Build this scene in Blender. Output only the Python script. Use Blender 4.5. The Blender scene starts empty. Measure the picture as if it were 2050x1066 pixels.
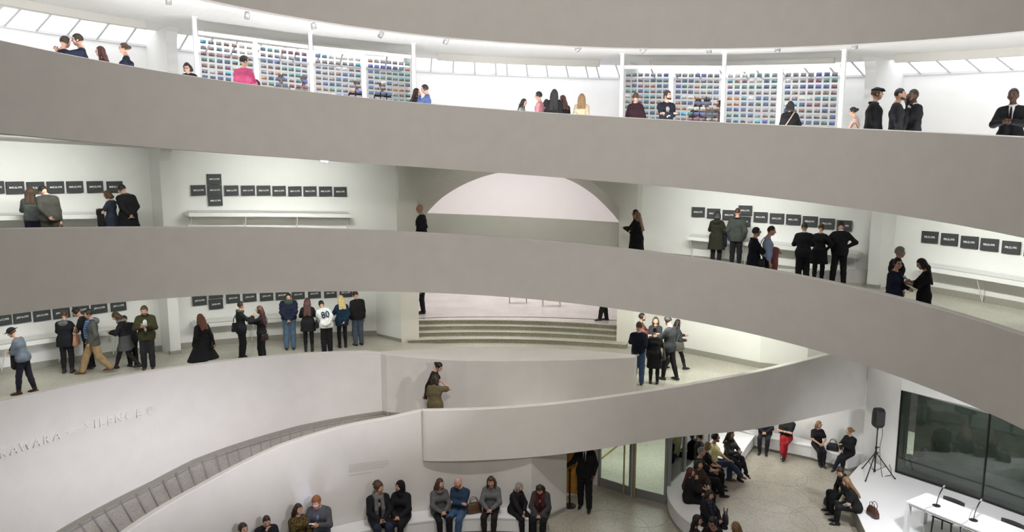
import bpy, bmesh, math, random
import numpy as np
from mathutils import Vector, Matrix
C = bpy.context.scene.collection
SC = bpy.context.scene
G = 8.9            # eye height above the rotunda floor; the axis of the rotunda is the z axis
K = 0.64           # rise of the spiral ramps per radian (metres)

# ------------------------------------------------------------------ camera
F, PT, PSI, D, RO = 1499.9, 0.144, 0.054, 10.387, 0.001
_cp, _sp, _cs, _ss = math.cos(PT), math.sin(PT), math.cos(PSI), math.sin(PSI)
_r0 = Vector((_cs, -_ss, 0)); _f = Vector((_ss*_cp, _cs*_cp, -_sp)); _u0 = Vector((_ss*_sp, _cs*_sp, _cp))
_c, _s = math.cos(RO), math.sin(RO)
_r = _c*_r0 + _s*_u0; _u = -_s*_r0 + _c*_u0
cd = bpy.data.cameras.new('camera'); cam = bpy.data.objects.new('camera', cd); C.objects.link(cam)
cd.sensor_width = 36; cd.lens = 36*F/2050; cd.clip_end = 200
cam.matrix_world = Matrix(((_r.x, _u.x, -_f.x, 0), (_r.y, _u.y, -_f.y, -D), (_r.z, _u.z, -_f.z, G), (0, 0, 0, 1)))
SC.camera = cam
# ------------------------------------------------------------------ light
w = bpy.data.worlds.new('world'); SC.world = w; w.use_nodes = True
w.node_tree.nodes['Background'].inputs[0].default_value = (1.0, 0.95, 0.88, 1)
w.node_tree.nodes['Background'].inputs[1].default_value = 0.17
vs = SC.view_settings
SC.display_settings.display_device = 'sRGB'
vs.view_transform = 'Standard'; vs.look = 'None'; vs.exposure = 0.0; vs.gamma = 1.0; vs.use_curve_mapping = False

def area(name, loc, tgt, sx, sy, power, col, spread=math.pi):
    l = bpy.data.lights.new(name, 'AREA'); l.shape = 'RECTANGLE'; l.size = sx; l.size_y = sy; l.energy = power; l.color = col; l.spread = spread
    o = bpy.data.objects.new(name, l); C.objects.link(o); o.location = loc
    d = (Vector(tgt)-Vector(loc)).normalized()
    z = -d; x = Vector((0, 0, 1)).cross(z)
    x = x.normalized() if x.length > 1e-4 else Vector((1, 0, 0))
    y = z.cross(x)
    o.matrix_world = Matrix(((x.x, y.x, z.x, loc[0]), (x.y, y.y, z.y, loc[1]), (x.z, y.z, z.z, loc[2]), (0, 0, 0, 1)))
    return o
def spot(name, loc, tgt, power, col, ang, blend=0.5, rad=0.15):
    l = bpy.data.lights.new(name, 'SPOT'); l.energy = power; l.color = col; l.spot_size = ang; l.spot_blend = blend; l.shadow_soft_size = rad
    o = bpy.data.objects.new(name, l); C.objects.link(o)
    o.location = loc; o.rotation_euler = (Vector(tgt)-Vector(loc)).to_track_quat('-Z', 'Y').to_euler()
    return o
def P(R, th, z): return (R*math.sin(th), R*math.cos(th), z+G)

area('oculus_skylight', (0, -1, G+19), (0, 0, 0), 15, 15, 1500, (1.0, 0.96, 0.92))
# wall washers behind the parapet lips, one run per bay
BAYS = [-1.36, -0.875, -0.40, 0.11, 0.60, 1.08, 1.5]
for t in BAYS:
    z4 = -K*t
    area('wall_washer_top', P(9.25, t, 3.08+z4), P(16.4, t, 1.3+z4), 4.2, 0.12, 36, (0.95, 0.97, 1.0))
    area('baffle_light', P(14.3, t, 3.10+z4), P(16.5, t, 1.4+z4), 4.4, 0.12, 27, (0.95, 0.97, 1.0))
    area('floor_uplight_top', P(9.45, t, 0.40+z4), P(12.5, t, 3.2+z4), 4.0, 0.10, 125, (0.97, 0.97, 1.0))  # added strip hidden behind the parapet, only brightens the top ceiling
    if True:
        area('wall_washer_middle', P(11.8, t, -0.25+z4), P(15.5, t, -2.0+z4), 3.4, 0.14, 16 if 0 < t < 0.2 else 70, (0.98, 1.0, 0.93), 1.9)  # the weak run in the arch bay is added, standing in for floor bounce
    if t < 0 :
        area('wall_washer_low', P(11.8, t, -3.52+z4), P(15.5, t, -5.2+z4), 4.2, 0.14, 80, (0.98, 1.0, 0.92))
area('wall_washer_low', P(10.6, 0.55, -3.95), P(14.2, 0.55, -5.4), 4.0, 0.14, 130, (0.98, 1.0, 0.9))
area('gallery_light', (1.9, 19.5, G-0.1), (1.9, 21, G-5.6), 6, 5, 290, (1.0, 0.97, 0.965))
spot('stage_spot', P(9.9, 1.28, -4.55), (11.2, 6.2, 0.4), 680, (0.97, 0.97, 1.0), 1.6, 0.9, 0.2)
spot('stage_spot', P(10.2, 1.05, -4.45), (11.0, 5.6, 0.4), 300, (0.97, 0.97, 1.0), 1.7, 0.9, 0.2)
area('title_light', P(9.9, 2.42, -0.35), P(9.3, -0.92, -6.3), 7.0, 0.25, 56, (0.93, 0.92, 1.0), 0.34)
spot('ramp_spot', P(10.0, 2.35, -0.4), P(9.0, -0.30, -6.0), 2600, (0.97, 0.95, 1.0), 0.22, 1.0, 0.10)
spot('atrium_spot', (0.6, -11.6, G+4.2), (1.2, 9.0, G-0.8), 2750, (1.0, 0.955, 0.90), 1.15, 1.0, 0.35)  # added fill behind the camera, makes the parapets brightest at the centre
area('stair_light', P(13.3, 0.11, -3.5), P(13.6, 0.11, -6.2), 4.6, 0.5, 75, (1.0, 0.98, 0.92))  # added unseen panel over the landing, brightens the treads and piers
spot('bench_spot', (1.5, -3.0, G+10), (-1.0, 6.5, 1.0), 3600, (1.0, 0.95, 0.92), 0.55, 1.0, 0.3)
area('street_light', (17.0, 8.5, 6.0), (14.0, 7.5, 0), 1.0, 1.0, 2200, (0.85, 0.95, 0.9))  # added fill beyond the stage window, lifts the view through the dark glass
area('entrance_ceiling_light', (7.0, 10.3, G-6.65), (7.0, 10.3, 0), 2.6, 1.6, 54, (1.0, 0.97, 0.9))
area('vestibule_ceiling_light', (4.6, 10.4, G-6.65), (4.6, 10.4, 0), 2.2, 1.6, 62, (0.95, 1.0, 0.94))
area('alcove_ceiling_light', (9.0, 10.4, G-6.65), (9.0, 10.4, 0), 1.2, 0.9, 26, (1.0, 0.98, 0.92))

# ------------------------------------------------------------------ materials
def new_mat(name, col, rough=0.7, metal=0.0, noise=0.0, nscale=6.0, bump=0.0, bscale=120.0, spec=0.5, emis=None, estr=0.0, trans=0.0, ior=1.45, coat=0.0):
    m = bpy.data.materials.new(name); m.use_nodes = True; nt = m.node_tree; b = nt.nodes['Principled BSDF']
    b.inputs['Base Color'].default_value = (*col, 1); b.inputs['Roughness'].default_value = rough; b.inputs['Metallic'].default_value = metal
    b.inputs['Specular IOR Level'].default_value = spec; b.inputs['Transmission Weight'].default_value = trans; b.inputs['IOR'].default_value = ior
    if coat: b.inputs['Coat Weight'].default_value = coat
    if emis: b.inputs['Emission Color'].default_value = (*emis, 1); b.inputs['Emission Strength'].default_value = estr
    tc = nt.nodes.new('ShaderNodeTexCoord')
    if noise:
        n = nt.nodes.new('ShaderNodeTexNoise'); n.inputs['Scale'].default_value = nscale; n.inputs['Detail'].default_value = 5
        r = nt.nodes.new('ShaderNodeValToRGB')
        r.color_ramp.elements[0].position = 0.3; r.color_ramp.elements[1].position = 0.7
        r.color_ramp.elements[0].color = (*[max(0, c*(1-noise)) for c in col], 1); r.color_ramp.elements[1].color = (*[min(1, c*(1+noise)) for c in col], 1)
        nt.links.new(tc.outputs['Object'], n.inputs['Vector']); nt.links.new(n.outputs['Fac'], r.inputs['Fac']); nt.links.new(r.outputs['Color'], b.inputs['Base Color'])
    if bump:
        n2 = nt.nodes.new('ShaderNodeTexNoise'); n2.inputs['Scale'].default_value = bscale; n2.inputs['Detail'].default_value = 3
        bp = nt.nodes.new('ShaderNodeBump'); bp.inputs['Strength'].default_value = bump; bp.inputs['Distance'].default_value = 0.01
        nt.links.new(tc.outputs['Object'], n2.inputs['Vector']); nt.links.new(n2.outputs['Fac'], bp.inputs['Height']); nt.links.new(bp.outputs['Normal'], b.inputs['Normal'])
    return m
def terrazzo(name, c1, c2, c3, rough=0.32):
    m = new_mat(name, c1, rough); nt = m.node_tree; b = nt.nodes['Principled BSDF']
    tc = nt.nodes.new('ShaderNodeTexCoord')
    v = nt.nodes.new('ShaderNodeTexVoronoi'); v.inputs['Scale'].default_value = 55
    r = nt.nodes.new('ShaderNodeValToRGB'); e = r.color_ramp.elements
    e[0].position = 0.0; e[0].color = (*c2, 1); e[1].position = 0.25; e[1].color = (*c1, 1)
    x = e.new(0.85); x.color = (*c3, 1)
    n = nt.nodes.new('ShaderNodeTexNoise'); n.inputs['Scale'].default_value = 1.2; n.inputs['Detail'].default_value = 6
    mx = nt.nodes.new('ShaderNodeMix'); mx.data_type = 'RGBA'; mx.blend_type = 'MULTIPLY'; mx.inputs['Factor'].default_value = 0.55
    r2 = nt.nodes.new('ShaderNodeValToRGB'); r2.color_ramp.elements[0].position = 0.3; r2.color_ramp.elements[0].color = (0.7, 0.7, 0.68, 1); r2.color_ramp.elements[1].position = 0.7
    sep = nt.nodes.new('ShaderNodeSeparateColor')
    nt.links.new(tc.outputs['Object'], v.inputs['Vector']); nt.links.new(v.outputs['Color'], sep.inputs['Color']); nt.links.new(sep.outputs['Red'], r.inputs['Fac'])
    nt.links.new(tc.outputs['Object'], n.inputs['Vector']); nt.links.new(n.outputs['Fac'], r2.inputs['Fac'])
    nt.links.new(r.outputs['Color'], mx.inputs['A']); nt.links.new(r2.outputs['Color'], mx.inputs['B']); nt.links.new(mx.outputs['Result'], b.inputs['Base Color'])
    return m
M = {}
M['plaster'] = new_mat('painted_plaster', (0.77, 0.745, 0.71), 0.75, noise=0.025, nscale=2.5, bump=0.10, bscale=60)
M['white'] = new_mat('white_wall_paint', (0.80, 0.795, 0.78), 0.7, noise=0.015, nscale=2, bump=0.04, bscale=80)
M['galwhite'] = new_mat('gallery_white_paint', (0.82, 0.79, 0.785), 0.7, noise=0.01, nscale=2)
M['pier'] = new_mat('pier_paint', (0.77, 0.745, 0.69), 0.75, noise=0.02, nscale=2, bump=0.06, bscale=60)
M['base'] = new_mat('terrazzo_base', (0.32, 0.31, 0.27), 0.45, noise=0.12, nscale=40)
M['floor'] = terrazzo('terrazzo_floor', (0.56, 0.545, 0.47), (0.38, 0.36, 0.30), (0.64, 0.62, 0.55))
M['gfloor'] = terrazzo('rotunda_terrazzo', (0.405, 0.37, 0.305), (0.285, 0.26, 0.22), (0.51, 0.475, 0.405))
M['ramp'] = terrazzo('ramp_terrazzo', (0.46, 0.43, 0.40), (0.32, 0.30, 0.28), (0.55, 0.52, 0.49), 0.4)
M['galfloor'] = terrazzo('gallery_terrazzo', (0.74, 0.69, 0.66), (0.62, 0.57, 0.54), (0.80, 0.76, 0.73), 0.25)
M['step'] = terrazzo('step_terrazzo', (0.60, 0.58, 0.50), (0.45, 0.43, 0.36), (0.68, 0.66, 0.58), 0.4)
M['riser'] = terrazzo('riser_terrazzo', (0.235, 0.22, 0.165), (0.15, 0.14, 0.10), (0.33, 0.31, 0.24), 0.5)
M['sky'] = new_mat('skylight_glass', (0.9, 0.92, 0.95), 0.4, emis=(0.93, 0.95, 1.0), estr=1.3)
M['bar'] = new_mat('glazing_bar', (0.60, 0.60, 0.61), 0.5)
M['baffle'] = new_mat('baffle_paint', (0.64, 0.62, 0.57), 0.75)
M['wm'] = new_mat('white_metal', (0.82, 0.82, 0.82), 0.4)
M['alu'] = new_mat('brushed_aluminium', (0.36, 0.36, 0.37), 0.45, metal=0.6)
M['brass'] = new_mat('brass', (0.62, 0.50, 0.26), 0.35, metal=0.7)
M['black'] = new_mat('black_plastic', (0.018, 0.018, 0.02), 0.5)
M['blackm'] = new_mat('black_metal', (0.022, 0.022, 0.025), 0.35, metal=0.4)
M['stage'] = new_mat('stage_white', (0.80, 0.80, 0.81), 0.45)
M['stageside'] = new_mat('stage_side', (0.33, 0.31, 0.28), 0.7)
M['wood'] = new_mat('orange_wood', (0.60, 0.27, 0.04), 0.45, noise=0.15, nscale=9)
M['silver'] = new_mat('silver_lamp', (0.40, 0.40, 0.40), 0.35, metal=0.7)
M['lampface'] = new_mat('lamp_face', (0.9, 0.9, 0.9), 0.4, emis=(1, 0.98, 0.95), estr=5.0)
M['canvas'] = new_mat('dark_grey_paint', (0.040, 0.044, 0.046), 0.6, noise=0.06, nscale=30)
M['ink'] = new_mat('white_paint', (0.85, 0.86, 0.85), 0.6)
M['grey_ink'] = new_mat('grey_vinyl', (0.42, 0.40, 0.38), 0.7)
def glassmat(name, tint, alpha, rough=0.0, ior=1.5):
    m = bpy.data.materials.new(name); m.use_nodes = True; nt = m.node_tree; nt.nodes.clear()
    o = nt.nodes.new('ShaderNodeOutputMaterial'); mx = nt.nodes.new('ShaderNodeMixShader'); tr = nt.nodes.new('ShaderNodeBsdfTransparent'); gl = nt.nodes.new('ShaderNodeBsdfGlossy')
    fr = nt.nodes.new('ShaderNodeFresnel'); fr.inputs['IOR'].default_value = ior
    tr.inputs['Color'].default_value = (*tint, 1); gl.inputs['Roughness'].default_value = rough
    nt.links.new(fr.outputs[0], mx.inputs[0]); nt.links.new(tr.outputs[0], mx.inputs[1]); nt.links.new(gl.outputs[0], mx.inputs[2]); nt.links.new(mx.outputs[0], o.inputs[0])
    return m
M['glass'] = glassmat('clear_glass', (0.86, 0.92, 0.89), 0.9)
M['dglass'] = glassmat('dark_window_glass', (0.62, 0.66, 0.64), 0.5, 0.03, 1.75)
M['pglass'] = glassmat('panel_glass', (0.97, 0.98, 0.98), 0.9)

# ------------------------------------------------------------------ mesh helpers
def mesh(name, v, f, mats, parent=None, smooth=False, mi=None, loc=None):
    me = bpy.data.meshes.new(name); me.from_pydata([tuple(p) for p in v], [], f)
    for m in (mats if isinstance(mats, (list, tuple)) else [mats]): me.materials.append(m)
    if mi is not None: me.polygons.foreach_set('material_index', mi)
    if smooth: me.polygons.foreach_set('use_smooth', [True]*len(me.polygons))
    me.update(); o = bpy.data.objects.new(name, me); C.objects.link(o)
    if parent: o.parent = parent
    if loc: o.location = loc
    return o
def struct(o): o['kind'] = 'structure'; return o
def tag(o, label, cat, group=None, kind=None):
    o['label'] = label; o['category'] = cat
    if group: o['group'] = group
    if kind: o['kind'] = kind
    return o
def empty(name, loc=(0, 0, 0), rz=0.0):
    o = bpy.data.objects.new(name, None); C.objects.link(o); o.location = loc; o.rotation_euler = (0, 0, rz); o.empty_display_size = 0.1
    return o
def loft(secs, closed_profile=True, caps=True):
    """secs: list of rings (same length) -> verts, faces"""
    n = len(secs[0]); v = [p for s in secs for p in s]; f = []
    for i in range(len(secs)-1):
        for j in range(n if closed_profile else n-1):
            a = i*n+j; b = i*n+(j+1) % n
            f.append((a, b, b+n, a+n))
    if caps and closed_profile:
        f.append(tuple(range(n-1, -1, -1))); f.append(tuple(range((len(secs)-1)*n, len(secs)*n)))
    return v, f
def ths(a, b, step=0.012):
    n = max(2, int(abs(b-a)/step)+1); return [a+(b-a)*i/(n-1) for i in range(n)]
def sweep(name, prof, a, b, zf, mat, step=0.012, closed=True, parent=None, smooth=False):
    """prof: list of (R, z) relative to zf(th); swept round the axis"""
    secs = [[P(R(t) if callable(R) else R, t, (z(t) if callable(z) else z)+zf(t)) for R, z in prof] for t in ths(a, b, step)]
    v, f = loft(secs, closed); return mesh(name, v, f, mat, parent, smooth)
def interp(tab):
    xs = [t[0] for t in tab]; ys = [t[1] for t in tab]
    return lambda x: float(np.interp(x, xs, ys))
def box_v(cx, cy, cz, sx, sy, sz):
    v = [(cx+i*sx/2, cy+j*sy/2, cz+k*sz/2) for i in (-1, 1) for j in (-1, 1) for k in (-1, 1)]
    f = [(0, 1, 3, 2), (4, 6, 7, 5), (0, 4, 5, 1), (2, 3, 7, 6), (0, 2, 6, 4), (1, 5, 7, 3)]
    return v, f
class MB:
    def __init__(s): s.v = []; s.f = []
    def add(s, v, f): o = len(s.v); s.v += [tuple(p) for p in v]; s.f += [tuple(i+o for i in q) for q in f]; return s
    def box(s, cx, cy, cz, sx, sy, sz): return s.add(*box_v(cx, cy, cz, sx, sy, sz))
    def tube(s, pts, r, n=8, cap=True):
        pts = [Vector(p) for p in pts]; rs = r if isinstance(r, (list, tuple)) else [r]*len(pts); secs = []
        for i, p in enumerate(pts):
            d = (pts[min(i+1, len(pts)-1)]-pts[max(i-1, 0)]).normalized()
            x = d.orthogonal().normalized() if i == 0 else (x-d*x.dot(d)).normalized()
            y = d.cross(x)
            secs.append([tuple(p+(x*math.cos(2*math.pi*k/n)+y*math.sin(2*math.pi*k/n))*rs[i]) for k in range(n)])
        return s.add(*loft(secs, True, cap))
    def lathe(s, prof, n=20, o=(0, 0, 0)):
        secs = [[(o[0]+r*math.cos(2*math.pi*k/n), o[1]+r*math.sin(2*math.pi*k/n), o[2]+z) for k in range(n)] for r, z in prof]
        return s.add(*loft(secs))
    def prism(s, poly, z0, z1):
        n = len(poly)
        return s.add([(x, y, z0) for x, y in poly]+[(x, y, z1) for x, y in poly], [tuple(range(n-1, -1, -1)), tuple(range(n, 2*n))]+[(i, (i+1) % n, n+(i+1) % n, n+i) for i in range(n)])
    def build(s, name, mat, parent=None, smooth=False): return mesh(name, s.v, s.f, mat, parent, smooth)
def bevel(o, w=0.01, seg=2):
    m = o.modifiers.new('bevel', 'BEVEL'); m.width = w; m.segments = seg; m.limit_method = 'ANGLE'; return o

# ================================================================== STRUCTURE
zh = lambda t: -K*t
T0, T1 = -1.75, 1.75
# top band (fifth ramp), fourth and third ramps: parapet with slab and soffit, one swept solid each
def ring(nm, rt, rb, zt, zb, floor, soffit, R_out):
    struct(sweep('wall_'+nm+'_parapet', [(rb, zb), (rt, zt), (rt+0.03, zt+0.015), (rt+0.17, zt+0.015), (rt+0.19, zt), (rb+0.30, floor), (rb+0.30, zb+0.04), (rb+0.26, zb)], T0, T1, zh, M['plaster']))
    struct(sweep('floor_'+nm+'_ramp', [(rb+0.29, floor-0.12), (R_out, floor-0.12), (R_out, floor), (rb+0.29, floor)], T0, T1, zh, M['floor'], 0.02))
    struct(sweep('ceiling_'+nm+'_soffit', [(rb+0.28, soffit), (R_out, soffit), (R_out, soffit+0.06), (rb+0.28, soffit+0.06)], T0, T1, zh, M['white'], 0.02))
ring('fifth', 8.50, 8.56, 4.45, 2.86, 3.45, 3.19, 17.5)
ring('fourth', 8.79, 8.88, 1.24, -0.34, 0.25, -0.16, 16.7)
ring('third', 9.33, 9.42, -2.05, -3.65, -3.05, -3.42, 15.7)

# ---- outer walls of the third and fourth levels
WEB_L, WEB_R, HG0, HG1 = -0.638, 0.857, -0.165, 0.376
struct(sweep('wall_middle_left', [(15.5, -3.06), (15.5, -0.1), (15.8, -0.1), (15.8, -3.06)], T0, HG0, zh, M['white']))
struct(sweep('wall_middle_right', [(15.5, -3.06), (15.5, -0.1), (15.8, -0.1), (15.8, -3.06)], HG1, T1, zh, M['white']))
def baseboard(nm, a, b, R, z): struct(sweep('baseboard_'+nm, [(R-0.025, z), (R-0.025, z+0.17), (R+0.01, z+0.18), (R+0.01, z)], a, b, zh, M['base'], 0.02))
baseboard('middle_left', T0, HG0, 15.5, -3.05); baseboard('middle_right', HG1, T1, 15.5, -3.05)
def web(nm, th, z0, z1, Rin, Rout, wd, zf, mat=None):
    """radial fin that stiffens the outer wall, thickening towards the soffit"""
    e = (math.sin(th), math.cos(th)); n = (math.cos(th), -math.sin(th)); zb = zf(th)
    secs = []
    for z, k in ((z0, 0), (z0+(z1-z0)*0.86, 0), (z0+(z1-z0)*0.95, 0.12), (z1, 0.45)):
        h = wd/2; r = Rin-k
        secs.append([(e[0]*r+n[0]*s*hh, e[1]*r+n[1]*s*hh, z+zb+G) for s, hh in ((-1, h), (1, h))]+[(e[0]*Rout+n[0]*s*(h+0.1), e[1]*Rout+n[1]*s*(h+0.1), z+zb+G) for s in (1, -1)])
    v, f = loft(secs); return struct(mesh('wall_'+nm, v, f, mat or M['white']))
for t in (-1.13, WEB_L, WEB_R, 1.34): web('middle_fin', t, -3.05, -0.1, 14.75, 15.55, 0.30, zh)
# ---- second level walls
z2 = lambda t: (-6.25-K*t) if t < -0.08 else -6.2
struct(sweep('wall_lower_left', [(15.5, 0), (15.5, 2.9), (15.8, 2.9), (15.8, 0)], T0, -0.215, z2, M['white']))
struct(sweep('baseboard_lower_left', [(15.475, 0), (15.475, 0.17), (15.51, 0.18), (15.51, 0)], T0, -0.215, z2, M['base'], 0.02))
web('lower_fin', WEB_L, 0, 2.9, 14.9, 15.55, 0.30, lambda t: z2(t)); web('lower_fin', -1.13, 0, 2.9, 14.9, 15.55, 0.30, lambda t: z2(t))
def fin_base(th, Rin, z):
    e = (math.sin(th), math.cos(th)); n = (math.cos(th), -math.sin(th)); m = MB(); h = 0.17
    m.add(*loft([[(e[0]*r+n[0]*s*h, e[1]*r+n[1]*s*h, zz+G) for r, s in ((Rin-0.02, -1), (Rin-0.02, 1), (15.49, 1), (15.49, -1))] for zz in (z, z+0.1)]))
    struct(m.build('baseboard_fin', M['base']))
fin_base(WEB_L, 14.9, z2(WEB_L)); fin_base(WEB_R, 14.75, -3.05+zh(WEB_R)); fin_base(WEB_L, 14.75, -3.05+zh(WEB_L))
# splay from the outer wall to the pier beside the stairs
def wallstrip(nm, pts, z0, z1, mat, th=0.12):
    m = MB(); n = len(pts)
    secs = []
    for i, (x, y) in enumerate(pts):
        a = Vector(pts[max(i-1, 0)]); b = Vector(pts[min(i+1, n-1)]); d = (b-a).normalized(); nn = Vector((-d.y, d.x))*th
        za = z0[i] if isinstance(z0, list) else z0; zb = z1[i] if isinstance(z1, list) else z1
        secs.append([(x, y, za+G), (x, y, zb+G), (x+nn.x, y+nn.y, zb+G), (x+nn.x, y+nn.y, za+G)])
    m.add(*loft(secs)); return struct(m.build(nm, mat))
def pol(R, t): return (R*math.sin(t), R*math.cos(t))
wallstrip('wall_lower_splay', [pol(15.5, -0.215), pol(14.5, HG0)], -6.2, -3.3, M['white'])
wallstrip('baseboard_lower_splay', [pol(15.47, -0.214), pol(14.47, HG0-0.001)], -6.2, -6.03, M['base'], 0.03)
for nm, a, b in (('left', HG0, -0.124), ('right', 0.336, HG1)):
    m = MB(); m.add(*loft([[P(14.5, t, z) for t, z in ((a, -6.2), (b, -6.2))]+[P(15.6, b, -6.2), P(15.6, a, -6.2)], [P(14.5, a, -0.3), P(14.5, b, -0.3), P(15.6, b, -0.3), P(15.6, a, -0.3)]]))
    struct(m.build('wall_gallery_pier_'+nm, M['pier']))
# right part of the second level: outer wall and floor
RW = [pol(14.5, HG1), (5.75, 13.75), (6.59, 12.92), (7.6, 11.85), (8.53, 10.84), (9.7, 10.25), (11.6, 10.4)]
wallstrip('wall_lower_right', RW, -6.2, -3.2, M['white'], 0.15)
wallstrip('baseboard_lower_right', [(x-0.02, y-0.03) for x, y in RW], -6.2, -6.03, M['base'], 0.02)
# ---- high gallery: arch wall above the third ramp
tc_ = 0.113
def arch(R, tcen, hw, zs, zap, n=40):
    h = zap-zs; rr = (hw*hw+h*h)/(2*h); zc = zap-rr; a0 = math.asin(min(1, hw/rr))
    out = []
    for i in range(n+1):
        a = -a0+2*a0*i/n; out.append((tcen+rr*math.sin(a)/R, zc+rr*math.cos(a)))
    return out
AO = arch(14.5, 0.100, 3.70, -1.98, 0.02); AI = arch(15.2, 0.116, 3.28, -2.02, -0.43)
# slope the springing with the ramp
AO = [(t, z-0.12*(t-0.1)) for t, z in AO]; AI = [(t, z-0.65*(t-0.116)*(1 if z < -1.5 else max(0, (-z-0.43)/1.07))) for t, z in AI]
m = MB()
top = 0.3
v = [P(14.5, t, z) for t, z in AO]+[P(14.5, t, top) for t, z in AO]; n = len(AO)
m.add(v, [(i, i+1, n+i+1, n+i) for i in range(n-1)])
for t0, t1, zz in ((HG0, AO[0][0], AO[0][1]), (AO[-1][0], HG1, AO[-1][1])):
    m.add([P(14.5, t0, -3.2), P(14.5, t1, -3.2), P(14.5, t1, top), P(14.5, t0, top)], [(0, 1, 2, 3)])
# lower jambs below the springing
for t0, t1, zz in ((AO[0][0], -0.103, AO[0][1]), (0.337, AO[-1][0], AO[-1][1])):
    m.add([P(14.5, t0, -3.2), P(14.5, t1, -3.2), P(14.5, t1, zz), P(14.5, t0, zz)], [(0, 1, 2, 3)])
struct(m.build('wall_gallery_arch', M['pier']))
m = MB(); v = [P(14.5, t, z) for t, z in AO]+[P(15.2, t, z) for t, z in AI]
m.add(v, [(i, i+1, n+i+1, n+i) for i in range(n-1)])
m.add([P(14.5, AO[0][0], AO[0][1]), P(14.5, -0.103, AO[0][1]), P(15.2, AI[0][0], AI[0][1])], [(0, 1, 2)])
m.add([P(14.5, AO[-1][0], AO[-1][1]), P(14.5, 0.337, AO[-1][1]), P(15.2, AI[-1][0], AI[-1][1])], [(0, 2, 1)])
for t, a in ((-0.103, AI[0]), (0.337, AI[-1])):
    m.add([P(14.5, t, -3.2), P(15.25, t, -3.2), P(15.25, t, a[1]), P(14.5, t, a[1])], [(0, 1, 2, 3)])
struct(m.build('wall_gallery_reveal', M['pier']))
# rear leaf of the arch with its sloping sill
m = MB(); v = [P(15.2, t, z) for t, z in AI]+[P(15.2, t, top) for t, z in AI]; m.add(v, [(i, i+1, n+i+1, n+i) for i in range(n-1)])
for t0, t1 in ((-0.158, AI[0][0]), (AI[-1][0], 0.368)): m.add([P(15.2, t0, -2.3), P(15.2, t1, -2.3), P(15.2, t1, top), P(15.2, t0, top)], [(0, 1, 2, 3)])
struct(m.build('wall_gallery_arch_rear', M['pier']))
sl = lambda t: AI[0][1]+(AI[-1][1]-AI[0][1])*(t-AI[0][0])/(AI[-1][0]-AI[0][0])
struct(sweep('wall_gallery_sill', [(15.2, -3.2), (15.2, sl), (15.35, sl), (15.35, -3.2)], -0.158, 0.368, lambda t: 0, M['pier']))
# gallery room behind: floor, walls, ceiling
m = MB(); m.prism([pol(15.62, t) for t in ths(-0.135, 0.352, 0.03)]+[(8.0, 24.5), (-2.6, 24.5)], -5.72+G, -5.6+G); struct(m.build('floor_gallery', M['galfloor']))
for nm, a, b in (('left', pol(15.3, -0.135), (-3.2, 24.5)), ('back', (-3.2, 24.5), (8.6, 24.5)), ('right', (8.6, 24.5), pol(15.3, 0.347))):
    wallstrip('wall_gallery_'+nm, [a, b], -5.7, 0.9, M['galwhite'], 0.15)
m = MB(); m.prism([pol(15.2, -0.16), (-3.4, 24.6), (8.8, 24.6), pol(15.2, 0.40)], 0.85+G, 1.0+G); struct(m.build('ceiling_gallery', M['galwhite']))
# steps up to the gallery: each tread and riser piece is a part of the stair
st = empty('gallery_stairs', (0, 0, 0)); tag(st, 'four broad curved terrazzo steps rising to the white gallery under the third ramp', 'stairs')
rl = [14.35, 14.74, 15.05, 15.33]; rr_ = [14.19, 14.53, 14.76, 14.98]
def Rs(k, t): return rl[k]+(rr_[k]-rl[k])*(t+0.12)/0.45
for k in range(4):
    a, b = (-0.150, 0.362) if k == 0 else (-0.124, 0.336)
    RO_ = lambda t: 15.7 if -0.1241 <= t <= 0.3361 else 14.49
    z0 = -6.2+0.15*k; tt = ths(a, b, 0.015)
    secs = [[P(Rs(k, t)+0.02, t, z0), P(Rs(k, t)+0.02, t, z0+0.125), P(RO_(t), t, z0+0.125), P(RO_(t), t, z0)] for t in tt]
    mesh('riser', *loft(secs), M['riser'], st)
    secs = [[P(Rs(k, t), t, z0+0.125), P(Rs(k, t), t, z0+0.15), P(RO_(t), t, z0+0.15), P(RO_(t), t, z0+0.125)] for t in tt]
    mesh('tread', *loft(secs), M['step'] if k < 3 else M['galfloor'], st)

# ---- second level floor, parapet with the bay ledge, first ramp
RD = 9.30
struct(sweep('floor_lower_left', [(RD+0.1, -0.14), (15.7, -0.14), (15.7, 0), (RD+0.1, 0)], T0, -0.08, z2, M['floor'], 0.02))
struct(sweep('floor_lower_landing', [(9.35, -0.14), (15.0, -0.14), (15.0, 0), (9.35, 0)], -0.08, 0.50, lambda t: -6.204, M['floor'], 0.02))
zD = lambda t: -5.245-K*t
T_D0, T_D1 = -1.245, -0.262
rampz = interp([(-2.0, -8.9), (-1.75, -8.5), (-1.3, -7.75), (-1.09, -7.49), (-0.885, -7.28), (-0.775, -7.08), (-0.655, -6.98), (-0.495, -6.87), (-0.27, -6.80), (0, -6.70), (0.2, -6.52), (0.47, -6.2), (2, -6.2)])
lens_t = [-0.262, -0.25, -0.20, -0.145, -0.08, -0.02, 0.08, 0.21, 0.29, 0.36, 0.42, 0.468]
lens_r = [9.28, 9.12, 8.80, 8.53, 8.29, 8.17, 8.12, 8.25, 8.44, 8.70, 8.99, 9.26]
lensR = lambda t: float(np.interp(t, lens_t, lens_r))
ZL = -5.13
zDt = lambda t: zD(t) if t < -0.30 else float(np.interp(t, [-0.30, -0.262], [zD(-0.30), ZL]))
struct(sweep('wall_lower_parapet', [(RD+0.0, lambda t: rampz(t)-0.25), (RD-0.0, zDt), (RD+0.03, lambda t: zDt(t)+0.012), (RD+0.17, lambda t: zDt(t)+0.012), (RD+0.19, zDt), (RD+0.25, lambda t: rampz(t)-0.25)], T_D0, T_D1, lambda t: 0, M['plaster']))
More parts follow.
